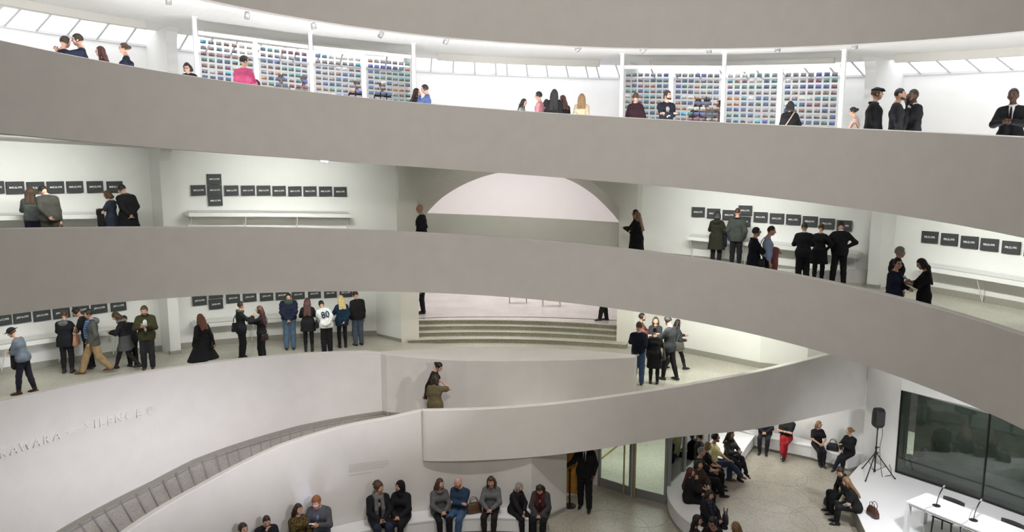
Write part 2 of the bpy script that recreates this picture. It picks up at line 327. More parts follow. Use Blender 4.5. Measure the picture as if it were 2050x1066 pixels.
struct(sweep('wall_bay_ledge', [(lensR, lambda t: rampz(t)-0.25), (lensR, ZL), (9.56, ZL), (9.56, lambda t: rampz(t)-0.25)], T_D1, 0.468, lambda t: 0, M['plaster']))
# baseboard at the foot of the lettered parapet and the ramp's dividing strips
struct(sweep('baseboard_ramp', [(RD-0.03, 0), (RD-0.03, 0.10), (RD, 0.105), (RD, 0)], T_D0, T_D1, rampz, M['base'], 0.02))
struct(sweep('baseboard_bay', [(lambda t: lensR(t)-0.03, 0), (lambda t: lensR(t)-0.03, 0.12), (lensR, 0.12), (lensR, 0)], T_D1, 0.468, rampz, M['base'], 0.02))
EXY = [(-1.20, 6.80), (-1.11, 6.66), (-0.4, 6.62), (0.29, 6.62), (1.25, 6.62), (2.22, 6.67), (3.50, 6.81), (4.83, 7.05), (6.0, 7.31), (7.13, 7.65), (8.48, 8.32), (9.91, 9.12), (11.36, 9.96)]
EZT = [-5.92, -5.91, -5.895, -5.885, -5.84, -5.78, -5.68, -5.58, -5.48, -5.40, -5.36, -5.33, -5.36]
EZB = [-7.15, -7.15, -7.15, -7.14, -7.10, -7.04, -6.94, -6.85, -6.86, -6.90, -6.97, -7.04, -7.15]
def catmull(pts, per=6):
    out = []
    for i in range(len(pts)-1):
        p0, p1, p2, p3 = [np.array(pts[max(0, min(len(pts)-1, i+k))], float) for k in (-1, 0, 1, 2)]
        for s in range(per):
            u = s/per; out.append(tuple(0.5*((2*p1)+(-p0+p2)*u+(2*p0-5*p1+4*p2-p3)*u*u+(-p0+3*p1-3*p2+p3)*u**3)))
    out.append(tuple(pts[-1])); return out
EP = catmull([(x, y, z, b) for (x, y), z, b in zip(EXY, EZT, EZB)])
secs = []
for i, (x, y, z, zb) in enumerate(EP):
    a = Vector(EP[max(i-1, 0)][:2]); b = Vector(EP[min(i+1, len(EP)-1)][:2]); d = (b-a).normalized(); nn = Vector((-d.y, d.x))
    q = lambda k, zz: (x+nn.x*k, y+nn.y*k, zz+G)
    secs.append([q(0, zb), q(0, z), q(0.02, z+0.012), q(0.14, z+0.012), q(0.16, z), q(0.2, -6.4), q(0.2, zb+0.03), q(0.16, zb)])
struct(mesh('wall_entrance_parapet', *loft(secs), M['plaster']))
# left part of the first ramp's wall, standing on the rotunda floor
RE = 6.88
ez = interp([(-1.75, -7.6), (-1.25, -6.87), (-1.10, -6.72), (-0.91, -6.56), (-0.655, -6.25), (-0.455, -6.12), (-0.287, -6.06), (-0.17, -5.95)])
struct(sweep('wall_ramp_side', [(RE, -8.9), (RE, ez), (RE+0.02, lambda t: ez(t)+0.012), (RE+0.14, lambda t: ez(t)+0.012), (RE+0.16, ez), (RE+0.2, -8.9)], -1.6, -0.168, lambda t: 0, M['plaster']))
struct(sweep('wall_ramp_recess', [(RE, -8.9), (RE, -6.9), (RE+0.2, -6.9), (RE+0.2, -8.9)], -0.168, 0.205, lambda t: 0, M['plaster']))
wallstrip('wall_vestibule_corner', [pol(RE, 0.205), (2.36, 7.54)], -8.9, -6.8, M['plaster'], 0.25)
wallstrip('baseboard_vestibule_corner', [(1.45, 6.72), (2.365, 7.50)], -8.9, -8.80, M['base'], 0.02)
# ramp floor (left arm), then the wedge of floor behind the entrance parapet
rows = []
for t in ths(-1.6, 0.47, 0.02):
    ro = (RD if t < T_D1 else lensR(t))+0.05
    if t < -0.168: ri = RE+0.05
    else:
        e = (math.sin(t), math.cos(t)); best = min(EP, key=lambda p: abs(math.atan2(p[0], p[1])-t)); ri = math.hypot(best[0], best[1])+0.05
    rows.append([P(ri, t, rampz(t)), P(ro, t, rampz(t)), P(ro, t, rampz(t)-0.15), P(ri, t, rampz(t)-0.15)])
struct(mesh('floor_first_ramp', *loft(rows), M['ramp']))
ew = [p for p in EP if math.atan2(p[0], p[1]) > 0.45]; rows = []
RWc = catmull(RW, 8)
for i in range(24):
    u = i/23; a = ew[int(u*(len(ew)-1))]; b = RWc[int(u*(len(RWc)-1))]
    rows.append([(a[0]+0.02, a[1]+0.05, G-6.2), (b[0], b[1]+0.02, G-6.2), (b[0], b[1]+0.02, G-6.36), (a[0]+0.02, a[1]+0.05, G-6.36)])
v0 = P(9.4, 0.38, -6.2); v1 = P(14.6, 0.38, -6.2)
rows.insert(0, [v0, v1, (v1[0], v1[1], v1[2]-0.16), (v0[0], v0[1], v0[2]-0.16)])
struct(mesh('floor_lower_right', *loft(rows), M['floor']))
# radial dividing strips of the first ramp
stp = empty('trim_ramp'); stp['kind'] = 'structure'
STRIPS = [-1.125, -1.092, -1.059, -1.029, -1.0, -0.961, -0.924, -0.891, -0.856, -0.824, -0.79, -0.756, -0.72, -0.693, -0.663, -0.63, -0.603, -0.576, -0.548, -0.522, -0.49, -0.455, -0.42, -0.385]
for k, t in enumerate(STRIPS):
    skew = -0.12+0.03*k/23
    a = P(RE+0.12, t+skew, rampz(t)+0.004); b = P(RD-0.02, t, rampz(t)+0.004)
    d = (Vector(b)-Vector(a)); n_ = Vector((-d.y, d.x, 0)).normalized()*0.016
    mesh('dividing_strip', [Vector(a)-n_, Vector(a)+n_, Vector(b)+n_, Vector(b)-n_]+[q-Vector((0, 0, .02)) for q in (Vector(a)-n_, Vector(a)+n_, Vector(b)+n_, Vector(b)-n_)], [(0, 1, 2, 3), (4, 7, 6, 5), (0, 4, 5, 1), (2, 6, 7, 3)], M['alu'], stp)
# handrail line at the foot of the parapet
struct(sweep('trim_ramp_edge', [(RD-0.16, 0.0), (RD-0.16, 0.012), (RD-0.14, 0.012), (RD-0.14, 0.0)], T_D0, T_D1, rampz, M['alu'], 0.02))

# ---- rotunda floor with inlaid rings
m = MB(); m.prism([(19*math.cos(a), 19*math.sin(a)) for a in np.linspace(0, 2*math.pi, 64, endpoint=False)], -0.3, 0.0)
fl = struct(m.build('floor', M['gfloor']))
M['inlay'] = new_mat('inlay_metal', (0.27, 0.245, 0.20), 0.5)
rng = random.Random(5)
for cx, cy, r in [(7.9, 8.0, 0.95), (7.0, 6.6, 1.35), (8.7, 9.3, 0.7), (8.6, 6.6, 0.75), (5.9, 5.2, 0.9), (9.4, 8.6, 0.55), (3.3, 6.5, 0.95), (4.2, 7.2, 0.7), (2.9, 8.0, 0.6), (1.6, 5.6, 0.8), (7.6, 10.2, 0.6), (4.4, 5.6, 0.65)]:
    m = MB(); N = 40
    m.add([(cx+rr*math.cos(2*math.pi*k/N), cy+rr*math.sin(2*math.pi*k/N), zz) for rr, zz in ((r-0.004, 0.0005), (r+0.004, 0.0005), (r+0.004, 0.002), (r-0.004, 0.002)) for k in range(N)],
          [(a*N+k, a*N+(k+1) % N, ((a+1) % 4)*N+(k+1) % N, ((a+1) % 4)*N+k) for a in range(4) for k in range(N)])
    m.build('inlay_ring', M['inlay'], fl)
# entrance soffit
m = MB(); m.prism([(p[0]+0.02, p[1]+0.12) for p in EP if p[0] > 0.6]+[(9.6, 12.6), (6.4, 13.4), (2.2, 12.0), (1.2, 9.4)], G-6.62, G-6.4); struct(m.build('ceiling_entrance', M['white']))
# alcove wall behind the bench, column, stage window wall
wallstrip('wall_alcove_back', [(6.9, 14.0), (9.15, 11.85), (10.25, 10.80), (11.0, 10.15), (11.5, 9.85)], -8.9, -6.4, M['white'], 0.2)
wallstrip('wall_stage_pier', [(11.36, 9.93), (11.52, 8.49)], -8.9, -4.02, M['white'], 0.3)
wallstrip('wall_stage_upper', [(11.52, 8.49), (12.71, 6.70), (13.15, 5.90), (14.2, 4.0), (15.0, 2.2)], [-6.2, -6.25, -6.27, -6.3, -6.3], [-4.04, -4.16, -4.2, -4.3, -4.35], M['white'], 0.3)
# ================================================================== FOURTH LEVEL: wall, skylights, baffles
WEBS4 = [-1.10, -0.615, -0.130, 0.345, 0.832, 1.315]
struct(sweep('wall_upper', [(16.5, 0.2), (16.5, 2.88), (16.8, 2.88), (16.8, 0.2)], T0, T1, zh, M['white']))
struct(sweep('trim_wall_top', [(16.44, 2.86), (16.44, 2.93), (16.62, 2.93), (16.62, 2.86)], T0, T1, zh, M['bar'], 0.02))
for t in WEBS4: web('upper_fin', t, 0.2, 3.25, 14.6, 16.6, 0.30, zh)
def radial_quad(m, R0, z0, R1, z1, ta, tb):
    m.add([P(R0, ta, z0+zh(ta)), P(R0, tb, z0+zh(tb)), P(R1, tb, z1+zh(tb)), P(R1, ta, z1+zh(ta))], [(0, 1, 2, 3)])
ed = [-1.72]+WEBS4+[1.72]
nb = 0
SKY_BARS = {2: [-0.574, -0.528, -0.484, -0.44, -0.396, -0.352, -0.308, -0.264, -0.22, -0.178], 3: [-0.084, -0.037, 0.009, 0.054, 0.078, 0.121, 0.164, 0.207, 0.249, 0.272, 0.315]}
for i in range(len(ed)-1):
    a, b = ed[i]+0.012, ed[i+1]-0.012
    if i == 3: bars = SKY_BARS[3]
    else:
        nbar = 11; bars = []
        t = a+0.03
        k = 0
        while t < b-0.02:
            bars.append(t); t += 0.046 if k % 5 != 4 else 0.026; k += 1
    w_ = empty('window_%d' % (i+1)); w_['kind'] = 'structure'
    cuts = [a]+bars+[b]
    for c0, c1 in zip(cuts[:-1], cuts[1:]):
        m = MB(); radial_quad(m, 16.5, 2.92, 15.1, 3.26, c0, c1); radial_quad(m, 16.52, 2.935, 15.12, 3.275, c0, c1); m.build('pane', M['sky'], w_)
    for t in bars:
        n_ = Vector((math.cos(t), -math.sin(t), 0))*0.027; p = Vector(P(16.47, t, 2.91+zh(t))); q = Vector(P(15.1, t, 3.245+zh(t))); up = Vector((0, 0, 0.03))
        mesh('glazing_bar', [p-n_, p+n_, q+n_, q-n_, p-n_-up, p+n_-up, q+n_-up, q-n_-up], [(0, 1, 2, 3), (4, 7, 6, 5), (0, 4, 5, 1), (2, 6, 7, 3), (0, 3, 7, 4), (1, 5, 6, 2)], M['bar'], w_)
    bf = sweep('baffle', [(14.0, 2.99), (14.0, 3.19), (14.12, 3.19), (14.12, 2.99)], ed[i]+0.055 if i else -1.72, ed[i+1]-0.055 if i < 6 else 1.72, zh, M['baffle'], 0.02)
    bf.name = 'trim_baffle_%d' % (i+1); struct(bf)
# ---- ceiling track lamps
def lamp(th, R, z, aim, label, group):
    e = empty('track_lamp', P(R, th, z), 0); tag(e, label, 'lamp', group)
    m = MB().lathe([(0.0, -0.05), (0.055, -0.05), (0.055, 0.0), (0.0, 0.0)], 16); m.build('base', M['wm'], e)
    MB().tube([(0, 0, -0.05), (0, 0, -0.11)], 0.012).build('stem', M['silver'], e)
    h = MB(); h.lathe([(0.0, 0.09), (0.045, 0.085), (0.062, 0.06), (0.066, -0.07), (0.058, -0.075), (0.055, -0.05), (0.0, -0.05)], 18)
    hd = h.build('lamp_head', M['silver'], e, True); hd.location = (0, 0, -0.15); hd.rotation_euler = aim
    f = MB().lathe([(0, -0.051), (0.052, -0.051), (0.052, -0.056), (0, -0.056)], 16); fo = f.build('lens', M['lampface'], hd)
    return e
LM = [(-0.726, 10.3, 3.19, (0.1, 0, 0)), (-0.552, 10.3, 3.19, (0, 0.1, 0)), (-0.395, 10.3, 3.18, (0.2, -0.1, 0)), (-0.229, 10.3, 3.18, (0.6, 0.7, 0)), (-0.063, 10.3, 3.18, (0.5, 0.5, 0)), (0.280, 10.3, 3.18, (0.5, 0.8, 0)), (0.446, 10.3, 3.18, (0.4, 0.9, 0)), (0.610, 10.3, 3.18, (0, 0, 0)), (0.774, 10.3, 3.18, (0, 0.2, 0)), (0.947, 10.3, 3.18, (0.2, 0, 0))]
LL = ['leftmost silver ceiling lamp, half cut off by the top edge of the photo', 'silver ceiling lamp just right of the leftmost white display post', 'silver ceiling lamp beside the top of the second white post', 'tilted silver ceiling lamp above the third postcard panel from the left', 'tilted silver ceiling lamp between the left display and the centre skylights', 'tilted silver ceiling lamp above the right end of the centre skylights', 'tilted silver ceiling lamp just right of the first post of the right display', 'silver ceiling lamp hanging straight down near the second post of the right display', 'silver ceiling lamp above the rightmost postcard panel', 'rightmost silver ceiling lamp beside the last white post']
for (t, R, z, aim), lb in zip(LM, LL): lamp(t, R, z-0.0+zh(t), aim, lb, 'ceiling lamps on the top level')
for t, lb in ((-0.372, 'left lamp of the lit pair under the fourth ramp'), (-0.362, 'right lamp of the lit pair under the fourth ramp')):
    lamp(t, 11.0, -0.16+zh(t), (-1.15, 0, 0), lb, 'lit lamp pair over the middle wall')

# ================================================================== POSTCARD DISPLAYS
def postcard_mat(k):
    rr = random.Random(k); m = bpy.data.materials.new('postcard_print'); m.use_nodes = True; nt = m.node_tree; b = nt.nodes['Principled BSDF']; b.inputs['Roughness'].default_value = 0.45
    tc = nt.nodes.new('ShaderNodeTexCoord'); oi = nt.nodes.new('ShaderNodeObjectInfo')
    mp = nt.nodes.new('ShaderNodeMapping'); nt.links.new(tc.outputs['Object'], mp.inputs['Vector'])
    cv = nt.nodes.new('ShaderNodeCombineXYZ'); mul = nt.nodes.new('ShaderNodeMath'); mul.operation = 'MULTIPLY'; mul.inputs[1].default_value = 37.0
    nt.links.new(oi.outputs['Random'], mul.inputs[0]); nt.links.new(mul.outputs[0], cv.inputs[0]); nt.links.new(mul.outputs[0], cv.inputs[1]); nt.links.new(cv.outputs[0], mp.inputs['Location'])
    n = nt.nodes.new('ShaderNodeTexNoise'); n.inputs['Scale'].default_value = 16; n.inputs['Detail'].default_value = 3; nt.links.new(mp.outputs[0], n.inputs['Vector'])
    sx = nt.nodes.new('ShaderNodeSeparateXYZ'); nt.links.new(tc.outputs['Object'], sx.inputs[0])
    ad = nt.nodes.new('ShaderNodeMath'); ad.operation = 'MULTIPLY_ADD'; ad.inputs[1].default_value = 7.0; nt.links.new(sx.outputs['Z'], ad.inputs[0]); nt.links.new(n.outputs['Fac'], ad.inputs[2])
    r = nt.nodes.new('ShaderNodeValToRGB'); e = r.color_ramp.elements
    pal = [((0.02, 0.022, 0.03), (0.09, 0.10, 0.12), (0.05, 0.12, 0.30)), ((0.05, 0.022, 0.015), (0.22, 0.10, 0.06), (0.20, 0.26, 0.32)), ((0.018, 0.03, 0.022), (0.10, 0.12, 0.08), (0.10, 0.28, 0.36)), ((0.03, 0.025, 0.028), (0.16, 0.13, 0.13), (0.26, 0.27, 0.30)), ((0.02, 0.02, 0.055), (0.06, 0.07, 0.17), (0.12, 0.14, 0.36)), ((0.10, 0.03, 0.012), (0.32, 0.12, 0.04), (0.30, 0.30, 0.28)), ((0.03, 0.015, 0.02), (0.20, 0.05, 0.06), (0.18, 0.16, 0.22)), ((0.02, 0.035, 0.05), (0.05, 0.17, 0.26), (0.10, 0.38, 0.55)), ((0.14, 0.13, 0.11), (0.35, 0.34, 0.32), (0.5, 0.5, 0.5))][k]
    e[0].position = 0.3; e[0].color = (*pal[0], 1); e[1].position = 0.75; e[1].color = (*pal[2], 1); x = e.new(0.5); x.color = (*pal[1], 1)
    nt.links.new(ad.outputs[0], r.inputs['Fac']); nt.links.new(r.outputs['Color'], b.inputs['Base Color'])
    return m
PCM = [postcard_mat(k) for k in range(9)]
PCW = [6, 4, 4, 8, 2.2, 1.5, 1.6, 1.2, 2.2]
cardme = []
for m_ in PCM:
    o = MB().box(0, 0, 0, 0.140, 0.004, 0.098).build('postcard', m_); cardme.append(o.data); bpy.data.objects.remove(o)
rng = random.Random(11)
RP = 12.3
def post(th, label):
    e = MB().box(0, 0, 0, 0.11, 0.09, 0.01).v
    m = MB(); zt = 3.19+zh(th); z0 = 0.25+zh(th)
    m.box(0, 0, 2.95/2, 0.10, 0.08, 2.94); m.box(0, 0, 0.01, 0.22, 0.20, 0.02); m.box(0, 0, 2.93, 0.16, 0.14, 0.02)
    o = m.build('display_post', M['wm']); o.location = P(RP, th, z0); o.rotation_euler = (0, 0, -th); tag(o, label, 'post', 'white posts of the postcard displays')
PL = ['first white post from the left, at the left edge of the left postcard display', 'middle white post of the left postcard display', 'white post at the right edge of the left postcard display', 'white post at the left edge of the right postcard display', 'middle white post of the right postcard display', 'white post at the right edge of the right postcard display']
PT_ = [-0.616, -0.371, -0.135, 0.361, 0.594, 0.845]
for t, l in zip(PT_, PL): post(t, l)
PAN = [(0, 1, 0), (0, 1, 1), (1, 2, 0), (1, 2, 1), (3, 4, 0), (3, 4, 1), (4, 5, 0), (4, 5, 1)]
PNL = ['leftmost glass panel of postcards, behind the man in pink', 'second glass panel of postcards from the left', 'third glass panel of postcards from the left, right of the middle post', 'fourth glass panel of postcards, at the right end of the left display', 'first glass panel of the right postcard display, behind the maroon sweater', 'second glass panel of the right postcard display, by the man with crossed arms', 'third glass panel of the right postcard display', 'rightmost glass panel of postcards, behind the black-haired visitor']
for (i, j, h), lb in zip(PAN, PNL):
    A = Vector(P(RP, PT_[i], 0.25+zh(PT_[i]))); B = Vector(P(RP, PT_[j], 0.25+zh(PT_[j])))
    d = B-A; L = d.length
    a = A+d*((0.075/L) if h == 0 else 0.5); b = A+d*(0.5 if h == 0 else 1-0.075/L)
    u = (b-a); Lp = u.length; zs = u.z; ang = math.atan2(u.y, u.x); Lh = math.hypot(u.x, u.y)
    e = empty('postcard_panel', a, ang); tag(e, lb, 'display', 'glass postcard panels')
    sh = lambda x: zs*x/Lh        # the panel follows the slope of the ramp
    H0, H1 = 0.06, 2.50
    def para(x0, x1, z0, z1, y0, y1, nm, mat):
        v = [(x, y, z+sh(x)) for x in (x0, x1) for y in (y0, y1) for z in (z0, z1)]
        return mesh(nm, v, [(0, 1, 3, 2), (4, 6, 7, 5), (0, 4, 5, 1), (2, 3, 7, 6), (0, 2, 6, 4), (1, 5, 7, 3)], mat, e)
    para(0, Lh, H1, H1+0.10, -0.03, 0.03, 'rail', M['wm']); para(0, Lh, H0-0.06, H0, -0.03, 0.03, 'rail', M['wm'])
    if h == 0: para(Lh-0.06, Lh+0.06, H0, H1, -0.025, 0.025, 'stile', M['wm'])
    para(0.04, Lh-0.05, H0, H1, -0.004, 0.004, 'pane', M['pglass'])
    x0, x1 = (0.115, Lh-0.155) if h == 0 else (0.20, Lh-0.115)
    dx = (x1-x0)/6
    for r in range(17):
        z = H1-0.16-r*0.150
        if z < H0+0.08: break
        k = rng.choices(range(9), PCW)[0]
        for c in range(7):
            if rng.random() < 0.6: k = rng.choices(range(9), PCW)[0]
            x = x0+c*dx
            o = bpy.data.objects.new('postcard', cardme[k]); C.objects.link(o); o.parent = e; o.location = (x+rng.uniform(-.003, .003), -0.007, z+sh(x)); o.rotation_euler = (0, -math.atan2(zs, Lh), 0)

# ================================================================== DATE PAINTINGS
def text_mesh(txt, size, depth=0.002, sx=1.0, bold=0.0):
    cu = bpy.data.curves.new('lettering', 'FONT'); cu.body = txt; cu.size = size; cu.extrude = depth; cu.align_x = 'CENTER'; cu.align_y = 'CENTER'; cu.resolution_u = 2; cu.offset = bold
    o = bpy.data.objects.new('lettering', cu); me = bpy.data.meshes.new_from_object(o); bpy.data.objects.remove(o)
    for v in me.vertices: v.co.x *= sx
    return me
cv_o = MB().box(0, 0, 0, 0.415, 0.045, 0.315).build('canvas', M['canvas']); CVM = cv_o.data; bpy.data.objects.remove(cv_o)
def painting(th, z, txt, label, group, R=15.44):
    e = empty('date_painting', P(R, th, z), -th); tag(e, label, 'painting', group)
    o = bpy.data.objects.new('canvas', CVM); C.objects.link(o); o.parent = e; o.rotation_euler = (0, math.atan(K/R)*0.0, 0)
    me = text_mesh(txt, 0.070, 0.001, 0.78, 0.0012); me.materials.append(M['ink'])
    t = bpy.data.objects.new('lettering', me); C.objects.link(t); t.parent = e; t.location = (0, -0.0245, 0); t.rotation_euler = (math.pi/2, 0, 0)
ORD = ['first', 'second', 'third', 'fourth', 'fifth', 'sixth', 'seventh', 'eighth']
def row(spec, group, where, names=None):
    for k, (t, z, txt) in enumerate(spec):
        painting(t, z, txt, (names[k] if names else '%s dark grey date painting from the left' % ORD[k])+' '+where, group)
row([(-0.906, -0.77, 'MAR.27,1970'), (-0.876, -0.79, 'MAR.26,1970'), (-0.845, -0.81, 'MAR.25,1970'), (-0.814, -0.81, 'MAR.24,1970'), (-0.783, -0.815, 'MAR.23,1970'), (-0.750, -0.825, 'MAR.22,1970'), (-0.717, -0.84, 'MAR.21,1970')], 'date paintings in the left bay of the middle level', 'in the middle left bay', ['dark grey date painting cut by the photo edge', 'first whole dark grey date painting', 'date painting between the heads of a leaning couple', 'dark grey date painting right of the leaning man', 'fourth whole dark grey date painting', 'fifth whole dark grey date painting', 'date painting by the head of the black coated man'])
row([(-0.568, -1.00, 'MAR.20,1970'), (-0.537, -0.67, 'MAR.19,1970'), (-0.537, -1.005, 'MAR.18,1970'), (-0.537, -1.33, 'MAR.17,1970'), (-0.505, -1.03, 'MAR.16,1970'), (-0.473, -1.04, 'MAR.15,1970'), (-0.442, -1.05, 'MAR.14,1970'), (-0.411, -1.07, 'MAR.13,1970'), (-0.379, -1.09, 'MAR.12,1970'), (-0.348, -1.10, 'MAR.11,1970'), (-0.316, -1.11, 'MAR.10,1970'), (-0.285, -1.13, 'MAR.9,1970')], 'date paintings in the bay left of the arch', 'in the bay left of the arch', ['leftmost date painting', 'topmost date painting of the vertical three', 'centre date painting of the vertical three', 'lowest date painting of the vertical three', 'first date painting right of the vertical three', 'second date painting right of the vertical three', 'third date painting right of the vertical three', 'fourth date painting right of the vertical three', 'fifth date painting right of the vertical three', 'sixth date painting right of the vertical three', 'seventh date painting right of the vertical three', 'rightmost date painting'])
row([(0.496, -1.75, 'MAR.8,1970'), (0.528, -1.78, 'MAR.7,1970'), (0.560, -1.81, 'MAR.6,1970'), (0.592, -1.65, 'MAR.5,1970'), (0.590, -2.00, 'MAR.4,1970'), (0.623, -1.84, 'MAR.3,1970'), (0.655, -1.86, 'MAR.2,1970'), (0.687, -1.87, 'MAR.1,1970'), (0.719, -1.90, 'FEB.28,1970'), (0.751, -1.94, 'FEB.27,1970'), (0.783, -1.97, 'FEB.26,1970')], 'date paintings in the bay right of the arch', 'in the bay right of the arch', ['first dark date painting from the left', 'second dark date painting from the left', 'third dark date painting from the left', 'upper date painting of the stacked pair', 'lower date painting of the stacked pair', 'first date painting right of the stacked pair', 'second date painting right of the stacked pair', 'third date painting right of the stacked pair', 'date painting above the first suited man', 'date painting above the woman in black', 'rightmost date painting'])
row([(0.933, -2.13, 'FEB.27,1970'), (0.965, -2.15, 'FEB.26,1970'), (0.997, -2.18, 'FEB.25,1970'), (1.028, -2.20, 'FEB.24,1970'), (1.061, -2.22, 'FEB.23,1970'), (1.094, -2.25, 'FEB.22,1970')], 'date paintings in the far right bay', 'in the far right bay')
row([(-0.945, -4.19, 'JAN.18,1970'), (-0.914, -4.20, 'JAN.17,1970'), (-0.884, -4.21, 'JAN.16,1970'), (-0.853, -4.24, 'JAN.15,1970'), (-0.822, -4.25, 'JAN.14,1970'), (-0.790, -4.25, 'JAN.13,1970'), (-0.759, -4.26, 'JAN.12,1970'), (-0.726, -4.27, 'JAN.11,1970')], 'date paintings in the left bay of the lower level', 'in the lower level left bay')
row([(-0.578, -4.40, 'JAN.10,1970'), (-0.546, -4.23, 'JAN.9,1970'), (-0.547, -4.57, 'JAN.8,1970'), (-0.513, -4.43, 'JAN.7,1970'), (-0.480, -4.44, 'JAN.6,1970'), (-0.446, -4.46, 'JAN.5,1970'), (-0.414, -4.47, 'JAN.4,1970'), (-0.381, -4.49, 'JAN.3,1970'), (-0.347, -4.50, 'JAN.2,1970'), (-0.313, -4.52, 'JAN.1,1970'), (-0.280, -4.53, 'DEC.31,1969')], 'date paintings in the lower bay left of the stairs', 'in the lower bay left of the stairs', ['leftmost date painting', 'upper date painting of the stacked pair', 'lower date painting of the stacked pair', 'first date painting right of the stacked pair', 'second date painting right of the stacked pair', 'third date painting right of the stacked pair', 'date painting behind the blue puffer jacket', 'fifth date painting right of the stacked pair', 'sixth date painting right of the stacked pair', 'seventh date painting right of the stacked pair', 'rightmost date painting'])
# ---- long white display shelves
def shelf(a, b, zt, label, nleg, Rf=14.98, drop=0.12):
    e = empty('display_shelf', (0, 0, 0)); tag(e, label, 'shelf', 'long white display shelves')
    sweep('tray', [(Rf, zt-drop), (Rf, zt), (15.47, zt), (15.47, zt-drop)], a, b, zh, M['wm'], 0.02, parent=e)
    sweep('glass_lid', [(Rf+0.03, zt+0.001), (Rf+0.03, zt+0.012), (15.44, zt+0.05), (15.44, zt+0.001)], a+0.003, b-0.003, zh, M['pglass'], 0.02, parent=e)
    for k in range(nleg):
        t = a+0.006+(b-a-0.012)*k/(nleg-1); z = zt-drop+zh(t)
        m = MB(); m.tube([P(Rf+0.05, t, z), P(15.42, t, z-0.62)], 0.014, 6); m.tube([P(15.44, t, z), P(15.44, t, z-0.66)], 0.014, 6)
        m.build('bracket', M['wm'], e)
shelf(-0.596, -0.268, -2.02, 'long white display shelf under the cross of paintings left of the arch', 4)
shelf(-1.02, -0.735, -2.05, 'white display shelf behind the visitors in the middle left bay', 4)
shelf(0.481, 0.820, -2.20, 'white display shelf behind the men in suits right of the arch', 4)
shelf(0.925, 1.22, -2.28, 'white display shelf in the far right bay behind the woman reading', 4)
shelf(-1.02, -0.735, -5.36, 'white display shelf in the lower left bay', 4)
shelf(-0.596, -0.255, -5.42, 'long white display shelf behind the lower row of visitors left of the stairs', 4)

# ================================================================== TITLE LETTERING on the parapet
TL = empty('wall_title'); tag(TL, 'raised white title letters and round emblem on the parapet left', 'lettering')
for ch, t, z in [('K', -1.2064, -5.424), ('A', -1.1845, -5.440), ('W', -1.1601, -5.455), ('A', -1.1353, -5.466), ('R', -1.1147, -5.472), ('A', -1.0913, -5.474), ('\u2014', -1.0545, -5.475), ('S', -1.0229, -5.490), ('I', -1.0046, -5.497), ('L', -0.9897, -5.505), ('E', -0.9712, -5.515), ('N', -0.9501, -5.524), ('C', -0.9266, -5.533), ('E', -0.9029, -5.545)]:
    me = text_mesh(ch, 0.25, 0.026, 0.92, 0.003); me.materials.append(M['white'])
    o = bpy.data.objects.new('letter', me); C.objects.link(o); o.parent = TL; o.location = P(9.287, t, z); o.rotation_euler = (math.pi/2, 0.02, -t)
m = MB(); q = []
for k in range(25):
    a = math.radians(60+k*12.5); q.append((0.088*math.cos(a), -0.012, 0.088*math.sin(a)))
m.tube(q, 0.013, 6); q = []
for k in range(20):
    a = math.radians(30+k*20); r = 0.062-0.0022*k; q.append((r*math.cos(a), -0.012, r*math.sin(a)))
m.tube(q, 0.011, 6)
em = m.build('emblem', M['white'], TL); em.location = P(9.292, -0.8727, -5.538); em.rotation_euler = (0, 0, 0.8727)
# small unreadable wall texts, as rows of tiny grey vinyl print
def wall_text(Rr, t0, z0, w_, rows_, dz, slope, label):
    e = empty('wall_text', P(Rr-0.004, t0, z0), -t0); tag(e, label, 'wall text')
    rg = random.Random(3)
    for k in range(rows_):
        m = MB(); x = 0.0; L = w_*(1.0 if k < rows_-1 else 0.55)
        if k == rows_-2: L = w_*0.85
        zz = -k*dz-(0.05 if k == rows_-1 else 0)
        while x < L:
            l = rg.uniform(0.015, 0.05); y = -(Rr-math.sqrt(max(Rr*Rr-x*x, 0)))
            m.box(x+l/2, y, zz+slope*x, l, 0.002, 0.011); x += l+0.010
        m.build('text_line', M['grey_ink'], e)
wall_text(6.88, -0.431, -7.05, 0.93, 6, 0.040, -0.03, 'small grey wall text on the ramp wall above the man in the scarf')

# ================================================================== ENTRANCE DOORS AND GLASS
def glazed(name, a, b, z0, z1, label, cat, mull=(), bottom=0.0, fr=0.06, handles=()):
    A = Vector((*a, z0)); B = Vector((*b, z0)); L = (B-A).length; ang = math.atan2(B.y-A.y, B.x-A.x)
    e = empty(name, A, ang)
    if name.startswith(('window_', 'door_')): e['kind'] = 'structure'
    else: tag(e, label, cat)
    H = z1-z0
    MB().box(L/2, 0, H/2+bottom/2, L-0.02, 0.012, H-bottom).build('pane', M['glass'], e)
    for x in (fr/2, L-fr/2): MB().box(x, 0, H/2, fr, 0.09, H).build('frame', M['alu'], e)
    for x in mull: MB().box(x, 0, H/2, fr, 0.07, H).build('mullion', M['alu'], e)
    if bottom: MB().box(L/2, 0, bottom/2, L-2*fr, 0.06, bottom).build('bottom_rail', M['alu'], e)
    MB().box(L/2, 0, H-0.04, L-2*fr, 0.06, 0.08).build('top_rail', M['alu'], e)
    for x in handles:
        m = MB(); m.tube([(x, -0.10, 0.02), (x, -0.10, H-0.1)], 0.024, 10); m.tube([(x, -0.10, 1.0), (x, -0.02, 1.0)], 0.012, 6); m.tube([(x, -0.10, 0.28), (x, -0.02, 0.28)], 0.012, 6)
        m.build('pull_bar', M['brass'], e)
    return e
ZT = 2.28
glazed('entrance_door', (3.42, 8.93), (4.19, 8.26), 0, ZT, 'left aluminium framed glass entrance door beside the guard', 'door', bottom=0.24, handles=(0.84,))
glazed('entrance_door', (4.22, 8.24), (4.99, 7.72), 0, ZT, 'right aluminium framed glass entrance door with a brass pull bar', 'door', bottom=0.24, handles=(0.09,))
